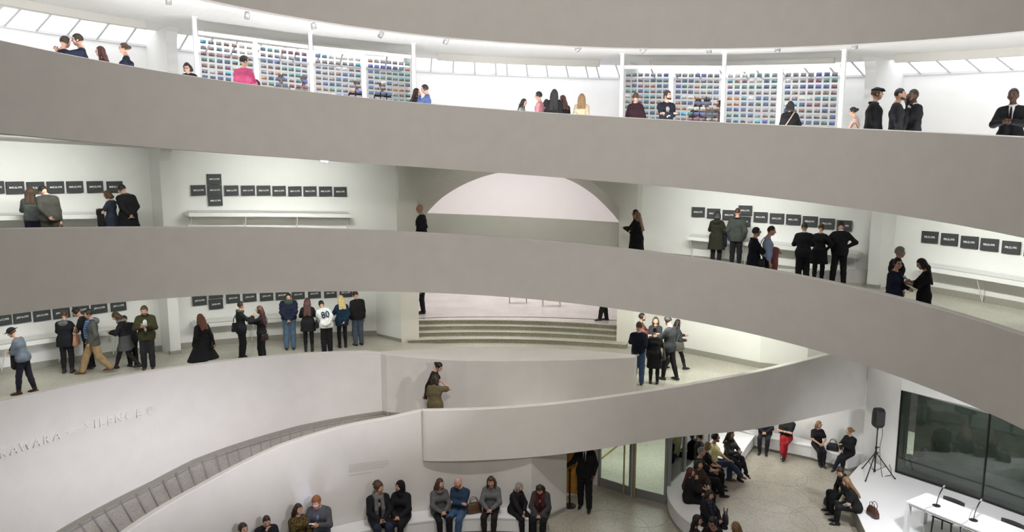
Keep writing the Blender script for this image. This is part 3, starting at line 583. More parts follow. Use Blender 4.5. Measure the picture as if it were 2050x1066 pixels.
glazed('window_8', (5.06, 7.80), (5.71, 8.71), 0.0, ZT, '', '', ())
glazed('window_9', (5.73, 8.74), (6.36, 9.62), 0.45, ZT, '', '', ())
glazed('window_10', (6.38, 9.65), (7.75, 11.75), 0.45, ZT, '', '', (1.2,))
wallstrip('wall_vestibule_left', [(2.72, 8.75), (2.95, 8.98)], -8.9, -6.62, M['white'], 0.05)
wallstrip('wall_vestibule_jamb', [(3.02, 9.06), (3.40, 8.93)], -8.9, -6.62, M['white'], 0.05)
wallstrip('wall_vestibule_rear', [(2.4, 11.2), (5.6, 12.6), (7.7, 11.8)], -8.9, -6.45, M['white'], 0.2)
wallstrip('wall_vestibule_side', [(2.1, 8.2), (2.4, 11.2)], -8.9, -6.45, M['white'], 0.2)
# sloping handrail seen through the doors
m = MB(); m.tube([(3.6, 10.0, 0.25), (5.6, 9.4, 2.2)], 0.03, 8); o = m.build('handrail', M['brass']); tag(o, 'sloping brass handrail seen through the glass entrance doors', 'handrail')
m = MB(); m.box(0, 0, 1.12, 0.42, 0.045, 2.2); o = m.build('door_leaf', M['wood']); o.location = (2.55, 8.40, 0.02); o.rotation_euler = (0, 0, -0.35); tag(o, 'orange wooden door leaf standing open behind the guard', 'door'); bevel(o, 0.006)
e = empty('stanchion', (2.47, 7.72, 0)); tag(e, 'black stanchion with a round foot under the hand of the guard', 'stanchion')
MB().lathe([(0, 0), (0.17, 0), (0.17, 0.02), (0.05, 0.04), (0, 0.04)], 24).build('base', M['blackm'], e)
MB().tube([(0, 0, 0.03), (0, 0, 0.95)], 0.024, 12).build('pole', M['blackm'], e)
MB().lathe([(0, 0.95), (0.036, 0.95), (0.036, 1.0), (0, 1.01)], 14).build('cap', M['blackm'], e)

# ================================================================== BENCHES
def offset_poly(inner, outer): return inner+outer[::-1]
def bench(nm, inner, outer, label, z=0.45):
    e = empty(nm, (0, 0, 0)); tag(e, label, 'bench'); poly = offset_poly(inner, outer)
    m = MB(); m.prism(poly, z-0.06, z); bevel(m.build('seat', M['stage'], e), 0.012)
    ins = []
    cx = sum(p[0] for p in poly)/len(poly); cy = sum(p[1] for p in poly)/len(poly)
    m = MB()
    toe = [(p[0]*0.82+q[0]*0.18, p[1]*0.82+q[1]*0.18) for p, q in zip(inner, outer)]
    face = [(p[0]*0.97+q[0]*0.03, p[1]*0.97+q[1]*0.03) for p, q in zip(inner, outer)]
    out2 = [(p[0]*0.02+q[0]*0.98, p[1]*0.02+q[1]*0.98) for p, q in zip(inner, outer)]
    m.prism(offset_poly(face, out2), 0.09, z-0.06); m.build('body', M['stage'], e)
    m = MB(); m.prism(offset_poly(toe, out2), 0.0, 0.09); m.build('plinth', M['base'], e)
IN = catmull([(8.66, 11.22), (8.1, 10.4), (7.6, 9.61), (7.05, 9.0), (6.57, 8.55), (6.20, 8.05), (5.92, 7.5), (5.70, 6.9), (5.66, 6.3), (5.76, 5.7), (6.0, 5.1)], 4)
OUT = catmull([(7.85, 11.9), (7.1, 10.78), (6.40, 9.62), (5.80, 9.06), (5.29, 8.40), (4.99, 7.70), (4.88, 7.15), (4.87, 6.7), (4.93, 6.2), (5.12, 5.62), (5.45, 4.9)], 4)
bench('curved_bench', IN, OUT, 'long white bench curving like a horseshoe in front of the glass doors')
bench('alcove_bench', [(8.70, 11.24), (9.4, 10.72), (10.0, 10.28), (10.66, 9.42)], [(8.0, 12.2), (9.72, 11.16), (10.3, 10.62), (11.3, 9.70)], 'white bench along the alcove wall below the end of the parapet')
tb = ths(-1.0, 0.205, 0.03)
bench('ramp_bench', [pol(6.36, t) for t in tb], [pol(6.875, t) for t in tb], 'white bench along the foot of the ramp wall')

# ================================================================== STAGE, TABLE, CHAIRS, MICROPHONES, LOUDSPEAKER
poly = [(9.75, 7.86), (9.40, 6.7), (9.13, 5.8), (8.95, 5.2), (8.6, 4.0), (15.0, 1.9), (14.25, 3.95), (13.15, 5.86), (12.71, 6.66), (11.5, 8.45), (11.22, 9.35), (10.7, 8.9)]
e = empty('stage_platform'); tag(e, 'low white stage platform with the table and loudspeaker on it', 'stage')
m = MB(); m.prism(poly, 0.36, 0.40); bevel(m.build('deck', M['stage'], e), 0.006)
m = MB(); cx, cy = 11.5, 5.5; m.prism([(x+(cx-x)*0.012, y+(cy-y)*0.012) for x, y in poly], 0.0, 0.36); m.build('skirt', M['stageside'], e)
# dark window behind the stage
a, mid, b = (11.52, 8.49), (12.71, 6.70), (14.2, 4.0)
for k, (p, q) in enumerate(((a, mid), (mid, b))):
    A = Vector((*p, 0.40)); B = Vector((*q, 0.40)); L = (B-A).length; H = 2.31
    e = empty('window_%d' % (11+k), A, math.atan2(B.y-A.y, B.x-A.x)); e['kind'] = 'structure'
    MB().box(L/2, 0, H/2, L-0.02, 0.012, H).build('pane', M['dglass'], e)
    MB().box(0.015, 0, H/2, 0.03, 0.05, H).build('frame', M['blackm'], e)
    MB().box(L/2, 0, 0.02, L, 0.05, 0.04).build('frame', M['blackm'], e)
    MB().box(L/2, 0.02, 0.42, L, 0.04, 0.035).build('rail', M['blackm'], e)
M['night'] = new_mat('night_ground', (0.26, 0.27, 0.25), 0.9, noise=0.3, nscale=2)
m = MB(); m.prism([(12.3, 9.3), (14.9, 4.6), (19, 6), (16, 12)], 0.1, 0.2); struct(m.build('ground_outside', M['night']))
wallstrip('wall_outside', [(13.2, 10.4), (15.9, 6.6), (17.5, 3.0)], -8.9, -4.0, M['night'], 0.2)
# table
TA, TBx = Vector((9.85, 5.26)), Vector((10.59, 5.66)); dr = (TBx-TA).normalized(); ln = Vector((dr.y, -dr.x))
TLn, TW = 2.5, 0.84
e = empty('table', (TA.x, TA.y, 0.40), math.atan2(ln.y, ln.x)); tag(e, 'long white table on the stage with two microphones', 'table')
bevel(MB().box(TLn/2, TW/2, 0.725, TLn, TW, 0.035).build('tabletop', M['wm'], e), 0.004)
for x in (0.035, TLn-0.035):
    for y in (0.07, TW-0.07): MB().box(x, y, 0.355, 0.07, 0.14, 0.71).build('leg', M['wm'], e)
for y in (0.03, TW-0.03): MB().box(TLn/2, y, 0.68, TLn-0.14, 0.02, 0.05).build('rail', M['wm'], e)
tw = lambda x, y, z: e.matrix_basis if False else None
def on_table(x, y): q = TA+ln*x+dr*y; return (q.x, q.y)
tang = math.atan2(ln.y, ln.x)
def chair(x, y, label):
    c = empty('chair', (*on_table(x, y), 0.40), tang); tag(c, label, 'chair', 'black chairs at the stage table')
    bevel(MB().box(0, 0, 0.44, 0.46, 0.44, 0.035).build('seat', M['black'], c), 0.01)
    for sx in (-1, 1):
        MB().tube([(sx*0.20, -0.19, 0.43), (sx*0.215, -0.21, 0)], [0.022, 0.016], 8).build('leg', M['black'], c)
        MB().tube([(sx*0.20, 0.19, 0.43), (sx*0.215, 0.24, 0)], [0.022, 0.016], 8).build('leg', M['black'], c)
        MB().tube([(sx*0.20, 0.19, 0.43), (sx*0.215, 0.25, 0.80)], [0.018, 0.014], 8).build('back_post', M['black'], c)
    m = MB(); n = 9; secs = []
    for k in range(n):
        u = -1+2*k/(n-1); yy = 0.27-0.05*u*u+0.0
        secs.append([(u*0.235, yy-0.012, 0.68), (u*0.235, yy+0.012, 0.68), (u*0.235, yy+0.02, 0.82), (u*0.235, yy-0.004, 0.82)])
    m.add(*loft(secs)); m.build('backrest', M['black'], c)
chair(0.62, 0.62, 'black chair pushed under the near end of the white stage table')
chair(1.86, 0.62, 'black chair under the far end of the white stage table')
def mic(px, py, label, rz):
    c = empty('microphone', (*on_table(px, py), 1.1425), rz); tag(c, label, 'microphone', 'table microphones')
    MB().lathe([(0, 0), (0.085, 0), (0.085, 0.012), (0.03, 0.022), (0.012, 0.03), (0, 0.03)], 22).build('base', M['blackm'], c)
    MB().tube([(0, 0, 0.02), (0.015, 0.02, 0.16), (0.05, 0.09, 0.30)], [0.010, 0.008, 0.008], 8).build('stem', M['blackm'], c)
    MB().tube([(0.04, 0.07, 0.26), (0.09, 0.15, 0.37), (0.10, 0.165, 0.385)], [0.011, 0.017, 0.012], 10).build('mic_body', M['blackm'], c)
    MB().tube([(0.10, 0.165, 0.385), (0.125, 0.20, 0.42), (0.135, 0.215, 0.435)], [0.018, 0.022, 0.010], 12).build('mic_head', M['silver'], c, True)
mic(0.50, 0.36, 'table microphone nearer the left end of the white table', tang+0.5); mic(1.30, 0.36, 'table microphone nearer the right end of the white table', tang+0.5)
def cable(pts, r, label, mat=None):
    m = MB().tube(catmull(pts, 5), r, 6); o = m.build('cable', mat or M['black']); tag(o, label, 'cable'); return o
def tp(x, y, z): q = on_table(x, y); return (q[0], q[1], z)
M['grey'] = new_mat('grey_plastic', (0.35, 0.35, 0.36), 0.5)
cable([tp(0.50, 0.36, 1.15), tp(0.47, 0.22, 1.15), tp(0.46, 0.08, 1.15), tp(0.46, -0.03, 1.13), tp(0.46, -0.04, 0.8), tp(0.45, 0.05, 0.41)], 0.006, 'thin grey cable running from the left microphone over the table edge', M['grey'])
cable([tp(1.33, 0.46, 1.40), tp(1.30, 0.30, 1.42), tp(1.28, 0.18, 1.2), tp(1.27, 0.08, 1.15), tp(1.27, -0.03, 1.13), tp(1.27, -0.04, 0.8), tp(1.25, 0.05, 0.41)], 0.006, 'thin grey cable looping from the right microphone over the table edge', M['grey'])
# loudspeaker on a tripod
SX, SY = 10.78, 8.22
e = empty('speaker_stand', (SX, SY, 0.40), 0.3); tag(e, 'black tripod speaker stand on the stage in front of the white pier', 'speaker stand')
MB().tube([(0, 0, 0.12), (0, 0, 0.80)], 0.020, 12).build('outer_pole', M['blackm'], e)
MB().tube([(0, 0, 0.78), (0, 0, 1.42)], 0.015, 12).build('inner_pole', M['blackm'], e)
for k in range(3):
    a = math.radians(200+120*k); m = MB(); m.tube([(0.02*math.cos(a), 0.02*math.sin(a), 0.66), (0.50*math.cos(a), 0.50*math.sin(a), 0.015)], 0.014, 8)
    lg = m.build('leg', M['blackm'], e)
    MB().tube([(0.50*math.cos(a), 0.50*math.sin(a), 0.03), (0.515*math.cos(a), 0.515*math.sin(a), 0.0)], 0.019, 8).build('rubber_foot', M['black'], lg)
    m = MB(); m.tube([(0.02*math.cos(a), 0.02*math.sin(a), 0.16), (0.27*math.cos(a), 0.27*math.sin(a), 0.33)], 0.008, 6); m.build('brace', M['blackm'], e)
m = MB(); m.lathe([(0.022, 0.62), (0.034, 0.63), (0.034, 0.70), (0.022, 0.71)], 14); m.lathe([(0.022, 0.78), (0.03, 0.79), (0.03, 0.84), (0.018, 0.85)], 14); m.lathe([(0.022, 0.13), (0.032, 0.14), (0.032, 0.19), (0.022, 0.20)], 14); m.build('collar', M['black'], e)
for z in (0.66, 0.81): MB().tube([(0.03, 0, z), (0.075, 0, z), (0.095, 0, z)], [0.008, 0.016, 0.016], 8).build('knob', M['black'], e)
e = empty('loudspeaker', (SX, SY, 0.40+1.38), 0); tag(e, 'black loudspeaker on the tripod stand by the dark window', 'loudspeaker')
secs = []
for z, wx, dy in ((0.0, 0.08, 0.07), (0.03, 0.12, 0.105), (0.09, 0.145, 0.125), (0.36, 0.142, 0.12), (0.48, 0.13, 0.11), (0.515, 0.118, 0.095), (0.525, 0.095, 0.08)):
    secs.append([(wx*math.copysign(abs(math.cos(a))**0.45, math.cos(a)), dy*math.copysign(abs(math.sin(a))**0.45, math.sin(a)), z) for a in np.linspace(0, 2*math.pi, 24, endpoint=False)])
mesh('cabinet', *loft(secs), M['black'], e, True)
M['grille'] = new_mat('speaker_grille', (0.045, 0.045, 0.048), 0.6, bump=0.6, bscale=300)
secs = [[(x*f, -0.176+abs(x)*0.02, z) for x, z in ((-0.15, 0.08), (0.15, 0.08), (0.15, 0.53), (-0.15, 0.53))] for f in (1.0,)]
m = MB().box(0, -0.122, 0.28, 0.235, 0.02, 0.37); bevel(m.build('grille', M['grille'], e), 0.02, 3)
m = MB(); m.lathe([(0.019, -0.06), (0.026, -0.05), (0.026, 0.01), (0.019, 0.01)], 14); m.build('pole_socket', M['black'], e)
cable([(SX+0.10, SY+0.02, 1.95), (SX+0.13, SY-0.02, 1.6), (SX+0.10, SY, 1.2), (SX+0.15, SY, 0.8), (SX+0.20, SY-0.05, 0.42), (SX+0.35, SY+0.0, 0.41), (SX+0.5, SY+0.05, 0.41), (SX+0.62, SY+0.25, 0.41), (SX+0.58, SY+0.30, 0.6)], 0.007, 'black speaker cable hanging beside the tripod and lying on the stage')
# slim legged benches on the gallery floor
def slim(x, y, label):
    c = empty('stool', (x, y, G-5.6), 0.0); tag(c, label, 'stool', 'slim legged stools in the gallery')
    bevel(MB().box(0, 0, 0.45, 0.70, 0.36, 0.03).build('seat', M['wm'], c), 0.005)
    for sx in (-1, 1):
        for sy in (-1, 1): MB().tube([(sx*0.32, sy*0.15, 0.44), (sx*0.33, sy*0.16, 0.0)], 0.011, 6).build('leg', M['alu'], c)
slim(1.78, 18.2, 'left slim metal legged stool on the pale gallery floor'); slim(3.02, 17.6, 'right slim metal legged stool on the pale gallery floor')
# ================================================================== PEOPLE: implicit-surface figures
def _v(*a): return np.array(a, float)
def rotx(a): c, s = math.cos(a), math.sin(a); return np.array([[1, 0, 0], [0, c, -s], [0, s, c]])
def roty(a): c, s = math.cos(a), math.sin(a); return np.array([[c, 0, s], [0, 1, 0], [-s, 0, c]])
def rotz(a): c, s = math.cos(a), math.sin(a); return np.array([[c, -s, 0], [s, c, 0], [0, 0, 1]])
def ik(a, t, l1, l2, pole):
    d = t-a; L = np.linalg.norm(d); Lm = (l1+l2)*0.998
    if L > Lm: t = a+d/L*Lm; d = t-a; L = Lm
    L = max(L, abs(l1-l2)+0.02); u = d/max(np.linalg.norm(d), 1e-6); x = (l1*l1-l2*l2+L*L)/(2*L); h = math.sqrt(max(l1*l1-x*x, 0))
    p = pole-u*np.dot(pole, u); p = p/max(np.linalg.norm(p), 1e-6)
    return a+u*x+p*h, t
ARM = {  # wrist target in the unleaned standing torso (right arm, mirrored for the left), elbow pole
    'down': ((.225, .05, .82), (.2, -1, 0)), 'back': ((.04, -.19, .93), (1, -.6, 0)), 'front': ((.06, .33, 1.18), (1, -.2, -1)), 'read': ((.09, .30, 1.10), (1, -.3, -1)),
    'cross': ((-.10, .20, 1.17), (1, .1, -.8)), 'hip': ((.20, .0, 1.03), (1, -.7, 0)), 'chin': ((.04, .20, 1.43), (.5, .5, -1)), 'pocket': ((.21, .09, .90), (.5, -1, 0)),
    'lap': ((.05, .33, 1.06), (1, -.2, -.4)), 'knee': ((.10, .42, 1.05), (1, -.1, -.3)), 'reach': ((.12, .52, 1.22), (1, 0, -1)), 'phone': ((.05, .30, 1.22), (1, -.1, -1)), 'swingf': ((.21, .22, .88), (.3, -1, 0)), 'swingb': ((.22, -.18, .86), (.3, -1, 0)),
    'table': ((.16, .30, 1.00), (1, -.5, -.4)), 'hold': ((.20, .22, 1.08), (.5, -1, -.3)), 'up': ((.12, .22, 1.46), (1, .2, -.6)), 'side': ((.50, .12, 1.08), (.3, -.6, -1)), 'shoulder': ((.06, -.12, 1.02), (1, -.6, 0)), 'prop': ((.26, -.05, .95), (.4, -1, 0)), 'hug': ((.02, .42, 1.42), (1, 0, -.4))}
def skel(q):
    """joint positions of a figure facing +y, feet at z = 0"""
    S = q.get('S', 1.72); k = S/1.75; fem = q.get('f', 0); pose = q.get('pose', 'stand')
    J = {}; hipz = 0.93; seat = q.get('seat', 0.45)/k
    lean = math.radians(q.get('lean', 0)); side = math.radians(q.get('side', 0)); tw = math.radians(q.get('twist', 0))
    dz = 0.0
    if pose == 'sit': dz = seat+0.085-0.93
    elif pose == 'walk': dz = -0.035
    piv = _v(0, 0, .95+dz); RT = rotz(tw)@roty(side)@rotx(-lean)
    def T(x, y, z): return piv+RT@(_v(x, y, z)-_v(0, 0, .95))
    J['piv'] = piv; J['RT'] = RT; J['T'] = T; J['dz'] = dz
    sh = 0.155 if fem else 0.178; hw = 0.088 if fem else 0.085
    J['pelv'] = [T(-.06, 0, .96), T(.06, 0, .96)]
    J['waist'] = [T(-.05, 0, 1.10), T(.05, 0, 1.10)]; J['chest'] = [T(-.075 if fem else -.085, .0, 1.27), T(.075 if fem else .085, .0, 1.27)]
    J['gird'] = [T(-sh+.045, -.01, 1.388), T(sh-.045, -.01, 1.388)]
    nb = T(0, -.015, 1.43); hp = math.radians(q.get('hp', 0)); hy = math.radians(q.get('hy', 0)); hr = math.radians(q.get('hr', 0))
    # the head keeps most of its own attitude; part of the lean carries through
    RH = rotz(tw)@rotz(-hy)@roty(side*0.5+hr)@rotx(-(lean*0.75+hp))
    nt = nb+(RT@_v(0, .02, .06)+RH@_v(0, .012, .035)); J['neck'] = [nb, nt]; J['RH'] = RH
    hc = nt+RH@_v(0, .02, .105); J['hc'] = hc; J['top'] = hc[2]+0.118
    for s, nm in ((1, 'R'), (-1, 'L')):
        shd = T(s*sh, -.01, 1.375); a = q.get('arm'+nm, 'down'); tg, pl = ARM[a] if isinstance(a, str) else a
        tg = T(s*tg[0], tg[1], tg[2]); pl = RT@_v(s*pl[0], pl[1], pl[2])
        el, wr = ik(shd, tg, .285, .25, pl); J['sh'+nm], J['el'+nm], J['wr'+nm] = shd, el, wr
        hd = (wr-el)/max(np.linalg.norm(wr-el), 1e-6); J['hd'+nm] = hd
        hip = piv+rotz(tw*0.0)@_v(s*hw, 0, -.02)
        lg = q.get('leg'+nm)
        kp = _v(s*.12, 1, 0)
        if lg is not None: an = _v(*lg[:3]); kp = _v(*lg[3:]) if len(lg) > 3 else kp
        elif pose == 'sit': an = _v(s*.10, .44, .085); kp = _v(s*.15, 1, 1)
        elif pose == 'walk': an = _v(s*.07, .30, .09) if s > 0 else _v(s*.07, -.34, .14)
        else: an = _v(s*.10, -.01, .085)
        if pose == 'sit': kp = _v(s*.1, .6, 1) if lg is None or len(lg) < 4 else kp
        kn, an = ik(hip, an, .44, .41, kp); J['hip'+nm], J['kn'+nm], J['an'+nm] = hip, kn, an
        fd = q.get('foot'+nm, (s*.12, 1, 0)); fd = _v(*fd); J['fd'+nm] = fd/np.linalg.norm(fd)
    J['k'] = k
    return J
def posed_top(q): J = skel(q); return J['top']*J['k']

def caps(p, a, b, ra, rb):
    ba = b-a; l2 = float(ba@ba)+1e-9; pa = p-a; h = np.clip(pa@ba/l2, 0, 1)
    return np.linalg.norm(pa-h[:, None]*ba, axis=1)-(ra+(rb-ra)*h)
def ellip(p, c, r, R=None):
    d = p-c
    if R is not None: d = d@R
    r = np.asarray(r, float); k0 = np.linalg.norm(d/r, axis=1); k1 = np.linalg.norm(d/(r*r), axis=1)
    return k0*(k0-1.0)/np.maximum(k1, 1e-6)
def smin(a, b, k):
    h = np.maximum(k-np.abs(a-b), 0)/k; return np.minimum(a, b)-h*h*k*0.25
class Sdf:
    def __init__(s): s.pr = []; s.lo = []; s.hi = []; s.cuts = []
    def cap(s, a, b, ra, rb=None, k=.03):
        rb = ra if rb is None else rb; s.pr.append(('c', a, b, ra, rb, k)); s.lo.append(np.minimum(a-ra, b-rb)); s.hi.append(np.maximum(a+ra, b+rb)); return s
    def ell(s, c, r, R=None, k=.03):
        s.pr.append(('e', c, r, R, None, k)); m = max(r); s.lo.append(c-m); s.hi.append(c+m); return s
    def cut(s, fn): s.cuts.append(fn); return s
    def __call__(s, p):
        d = None
        for t, a, b, c, e, k in s.pr:
            x = caps(p, a, b, c, e) if t == 'c' else ellip(p, a, b, c)
            d = x if d is None else (smin(d, x, k) if k else np.minimum(d, x))
        for f in s.cuts: d = np.maximum(d, f(p))
        return d
_EDGE = None
def surf(sdf, h):
    """naive surface nets on a sparse grid -> verts, quads"""
    lo = np.min(sdf.lo, axis=0)-2.5*h; hi = np.max(sdf.hi, axis=0)+2.5*h
    n = np.ceil((hi-lo)/h).astype(int)+1; B = 4
    nb = -(-n//B); cs = [lo[i]+(np.arange(nb[i])*B+B/2)*h for i in range(3)]
    cx, cy, cz = np.meshgrid(*cs, indexing='ij'); cp = np.stack([cx.ravel(), cy.ravel(), cz.ravel()], 1)
    cd = sdf(cp).reshape(nb); act = np.abs(cd) < h*B*1.35
    full = np.repeat(np.repeat(np.repeat(np.where(cd > 0, 1.0, -1.0), B, 0), B, 1), B, 2)
    am = np.repeat(np.repeat(np.repeat(act, B, 0), B, 1), B, 2)
    ix = np.argwhere(am); full[am] = sdf(lo+ix*h)
    n = np.array(full.shape); neg = full < 0
    c = [neg[i:n[0]-1+i, j:n[1]-1+j, k:n[2]-1+k] for i in (0, 1) for j in (0, 1) for k in (0, 1)]
    sm = sum(x.astype(np.int8) for x in c); mix = (sm > 0) & (sm < 8)
    cell = np.argwhere(mix); m = len(cell)
    if m == 0: return np.zeros((0, 3)), []
    idx = -np.ones(mix.shape, int); idx[mix] = np.arange(m)
    corner = [(i, j, k) for i in (0, 1) for j in (0, 1) for k in (0, 1)]
    vals = np.stack([full[cell[:, 0]+i, cell[:, 1]+j, cell[:, 2]+k] for i, j, k in corner], 1)
    acc = np.zeros((m, 3)); cnt = np.zeros(m)
    for a in range(8):
        for b in range(a+1, 8):
            d = np.array(corner[b])-np.array(corner[a])
            if np.abs(d).sum() != 1: continue
            va, vb = vals[:, a], vals[:, b]; x = (va < 0) != (vb < 0); t = np.where(x, va/np.where(x, va-vb, 1), 0)
            acc += np.where(x[:, None], np.array(corner[a])+t[:, None]*d, 0); cnt += x
    v = lo+(cell+acc/np.maximum(cnt, 1)[:, None])*h
    q = []
    for ax in range(3):
        o = [0, 0, 0]; o[ax] = 1; u, w = (ax+1) % 3, (ax+2) % 3
        s0 = neg[:n[0]-o[0] or None, :n[1]-o[1] or None, :n[2]-o[2] or None]; s1 = neg[o[0]:, o[1]:, o[2]:]
        e = np.argwhere(s0 != s1); lim = np.array(mix.shape)
        ok = (e[:, u] > 0) & (e[:, w] > 0) & (e[:, u] < lim[u]) & (e[:, w] < lim[w]) & (e[:, ax] < lim[ax]); e = e[ok]
        sgn = s0[e[:, 0], e[:, 1], e[:, 2]]
        def g(du, dw): f = e.copy(); f[:, u] += du; f[:, w] += dw; return idx[f[:, 0], f[:, 1], f[:, 2]]
        a_, b_, c_, d_ = g(-1, -1), g(0, -1), g(0, 0), g(-1, 0)
        Q = np.stack([a_, b_, c_, d_], 1); Q[~sgn] = Q[~sgn][:, ::-1]; q.append(Q)
    q = np.concatenate(q); q = q[(q >= 0).all(1)]
    return v, q

_MATC = {}
def cloth(col, kind='cloth'):
    key = (tuple(round(c, 3) for c in col), kind)
    if key not in _MATC:
        if kind == 'skin': m = new_mat('skin', col, 0.5, noise=0.05, nscale=9)
        elif kind == 'hair': m = new_mat('hair', col, 0.5, noise=0.35, nscale=45, bump=0.35, bscale=70)
        elif kind == 'leather': m = new_mat('leather', col, 0.4, noise=0.1, nscale=12)
        elif kind == 'plaid': m = pattern_mat(col, 'plaid')
        elif kind == 'speck': m = pattern_mat(col, 'speck')
        else: m = new_mat('cloth', col, 0.85, noise=0.16, nscale=11, bump=0.35, bscale=35, spec=0.25)
        _MATC[key] = m
    return _MATC[key]
def pattern_mat(col, kind):
    m = new_mat(kind+'_cloth', col, 0.8, spec=0.3); nt = m.node_tree; b = nt.nodes['Principled BSDF']; tc = nt.nodes.new('ShaderNodeTexCoord')
    if kind == 'plaid':
        mixs = []
        for ax in (0, 2):
            w = nt.nodes.new('ShaderNodeTexWave'); w.bands_direction = 'XYZ'[ax]; w.inputs['Scale'].default_value = 5.5; nt.links.new(tc.outputs['Object'], w.inputs['Vector']); mixs.append(w)
        ad = nt.nodes.new('ShaderNodeMath'); ad.operation = 'ADD'; nt.links.new(mixs[0].outputs['Fac'], ad.inputs[0]); nt.links.new(mixs[1].outputs['Fac'], ad.inputs[1]); src = ad.outputs[0]
    else:
        v = nt.nodes.new('ShaderNodeTexVoronoi'); v.inputs['Scale'].default_value = 38; nt.links.new(tc.outputs['Object'], v.inputs['Vector']); src = v.outputs['Distance']
    r = nt.nodes.new('ShaderNodeValToRGB'); e = r.color_ramp.elements
    if kind == 'plaid': e[0].position = .55; e[0].color = (*[c*0.35 for c in col], 1); e[1].position = 1.35 if False else 1.0; e[1].color = (*[min(1, c*2.2+.03) for c in col], 1)
    else: e[0].position = .2; e[0].color = (*[min(1, c*1.6) for c in col], 1); e[1].position = .5; e[1].color = (*[c*.25 for c in col], 1)
    nt.links.new(src, r.inputs['Fac']); nt.links.new(r.outputs['Color'], b.inputs['Base Color']); return m
SKIN = {'l': (0.56, 0.33, 0.24), 'm': (0.45, 0.25, 0.17), 't': (0.33, 0.17, 0.10), 'd': (0.10, 0.048, 0.028)}
HAIR = {'black': (0.012, 0.010, 0.010), 'dark': (0.028, 0.016, 0.010), 'brown': (0.065, 0.034, 0.018), 'auburn': (0.12, 0.038, 0.016), 'ginger': (0.27, 0.10, 0.03), 'blonde': (0.40, 0.26, 0.11), 'light': (0.60, 0.46, 0.22), 'dblonde': (0.22, 0.13, 0.06), 'grey': (0.24, 0.23, 0.22), 'dred': (0.06, 0.018, 0.015)}
EYEM = [None]
def put(name, v, q, mat, parent, smooth=True):
    if len(v) == 0: return None
    me = bpy.data.meshes.new(name); me.vertices.add(len(v)); me.vertices.foreach_set('co', np.asarray(v, np.float32).ravel())
    q = np.asarray(q, np.int32); me.loops.add(q.size); me.loops.foreach_set('vertex_index', q.ravel()); me.polygons.add(len(q))
    me.polygons.foreach_set('loop_start', np.arange(0, q.size, 4, dtype=np.int32)); me.polygons.foreach_set('use_smooth', np.ones(len(q), bool))
    me.materials.append(mat); me.update(calc_edges=True); o = bpy.data.objects.new(name, me); C.objects.link(o); o.parent = parent; return o
